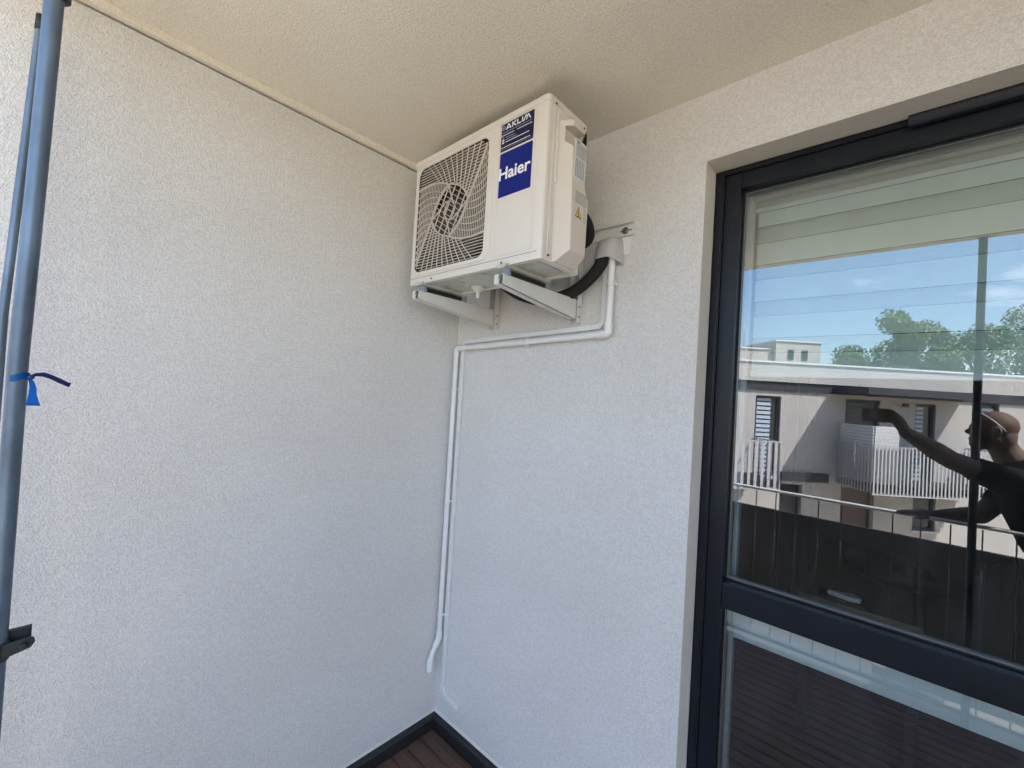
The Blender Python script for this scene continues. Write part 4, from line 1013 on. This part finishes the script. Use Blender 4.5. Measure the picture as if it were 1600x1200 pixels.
# fence between the yards
fn = thing('board_fence', 'dark timber fence along the yard, below the house opposite', 'fence', (1, -9.5, GZ))
bm = new_bm(); xx = -9
while xx < 12: box(bm, (xx, -.02, .02), (xx+.14, .02, 2.50)); xx += .152
box(bm, (-9, -.012, .03), (12, .012, 2.5005)); box(bm, (-9, -.035, 2.501), (12.05, .035, 2.535)); obj('boards', bm, mat('fence_boards', (.016, .0145, .012), .8, var=.4, vscale=5), fn)
for k in range(9): bm = new_bm(); box(bm, (-9+2.6*k, -.12, 0), (-8.9+2.6*k, -.021, 2.46)); obj('post', bm, M['dark_clad'], fn)
# a far white block with a roof edge and a few roof units
fb = thing('far_house', 'small white flat-roofed house on the skyline, reflected in the glass', 'building', HB @ Vector((22, 37, GZ)))
def fo_(name, bm, m_, par=None): bm.transform(HB); bm.transform(Matrix.Translation(-fb.location)); return obj(name, bm, m_, par or fb)
bm = new_bm(); box(bm, (21.6, 35, GZ), (25.3, 41, 7.2)); box(bm, (17.6, 35.4, GZ), (21.55, 41, 6.5)); fo_('wall', bm, M['white_ren'])
bm = new_bm(); box(bm, (21.5, 34.9, 7.202), (25.4, 41.1, 7.32)); box(bm, (17.5, 35.3, 6.502), (21.49, 41.1, 6.62)); fo_('roof', bm, M['grey_ren'])
for x_ in (22.6, 23.75): bm = new_bm(); box(bm, (x_, 34.94, 5.75), (x_+.45, 34.998, 6.55)); fo_('window', bm, M['win_dark'])
bm = new_bm(); box(bm, (22.9, 37, 7.322), (24.0, 38, 7.55)); box(bm, (24.3, 37, 7.322), (25.0, 38, 7.60)); fo_('roof_unit', bm, M['dark_clad'])
bm = new_bm(); cyl(bm, (20.0, 37, 6.622), (20.0, 37, 9.0), .03, 6); fo_('antenna', bm, M['zinc'])

# ---- trees beyond the roofs
def leafmat(name, c0, c1):
    m_ = mat(name, c0, .6, var=.5, vscale=1.3, vcol=c1); b = m_.node_tree.nodes['Principled BSDF']; b.inputs['Subsurface Weight'].default_value = 0
    return m_
LM = [leafmat('leaf_a', (.12, .17, .05), (.055, .09, .022)), leafmat('leaf_b', (.14, .18, .065), (.06, .095, .026))]
M['bark'] = mat('bark', (.10, .075, .05), .9, var=.3, vscale=6)
def tree(a_, b_, top, rad, label, seed, n=8500):
    rg = random.Random(seed); base = HB @ Vector((a_, b_, GZ)); t_ = thing('tree', label, 'tree', base, 'trees beyond the roofs')
    H = top-GZ; bm = new_bm()
    tube(bm, smoothpath([(0, 0, 0), (.08, .05, H*.25), (-.05, .1, H*.5), (.1, 0, H*.8)], 5), [.24-.011*i for i in range(16)], 10)
    cl = []
    for k in range(15):
        a = rg.uniform(0, 6.28); zz = H*rg.uniform(.38, .93); rr_ = rad*(1-((zz/H-.62)/.42)**2)**.5 if abs(zz/H-.62) < .42 else .3
        rr_ = max(.3, rr_*rg.uniform(.35, .85)); e = Vector((rr_*math.cos(a), rr_*math.sin(a), zz)); cl.append((e, rad*rg.uniform(.26, .46)))
        tube(bm, smoothpath([(0, 0, zz*.62), (e.x*.5, e.y*.5, zz*.85), tuple(e)], 3), [.08, .07, .06, .05, .04, .03, .02], 6)
    cl.append((Vector((0, 0, H-rad*.3)), rad*.36))
    obj('trunk', bm, M['bark'], t_)
    bm = new_bm()
    for i in range(n):
        c_, r_ = rg.choice(cl); d = Vector((rg.gauss(0, 1), rg.gauss(0, 1), rg.gauss(0, .8))); d.normalize(); p = c_+d*r_*rg.uniform(.35, 1.08)**.6
        s_ = rg.uniform(.07, .16); ax = Vector((rg.gauss(0, 1), rg.gauss(0, 1), rg.gauss(0, 1))).normalized(); bx = ax.cross(Vector((rg.gauss(0, 1), rg.gauss(0, 1), rg.gauss(0, 1)))).normalized()
        vs_ = [bm.verts.new(p+ax*s_), bm.verts.new(p+bx*s_*.5), bm.verts.new(p-ax*s_), bm.verts.new(p-bx*s_*.5)]
        f = bm.faces.new(vs_); f.material_index = rg.randint(0, 1)
    me = bpy.data.meshes.new('crown'); bm.to_mesh(me); bm.free(); me.materials.append(LM[0]); me.materials.append(LM[1])
    o = bpy.data.objects.new('crown', me); COL.objects.link(o); o.parent = t_
tree(27.2, 30.5, 9.2, 2.7, 'tallest bushy green tree of the reflected row, beside the white skyline house', 1, 11000)
tree(30.6, 31.5, 8.8, 2.5, 'round topped green tree in the reflected row, left of the grey tube', 2)
tree(33.2, 30.0, 8.5, 2.5, 'broad green tree in the reflected row, right behind the grey tube', 3)
tree(36.2, 30.2, 9.9, 2.9, 'tall green tree at the end of the reflected row, above the man', 4, 10000)
tree(25.0, 31.5, 6.6, 2.1, 'low green tree at the open end of the reflected row', 5, 7000)
tree(39.2, 31.0, 9.0, 2.8, 'green tree past the man at the hidden end of the row', 6, 7000)
tree(29.0, 28.5, 6.4, 2.0, 'low loose green tree before the reflected row', 8, 7000)
tree(34.8, 28.0, 6.4, 2.0, 'second low green tree before the row, behind the grey tube', 9, 7000)
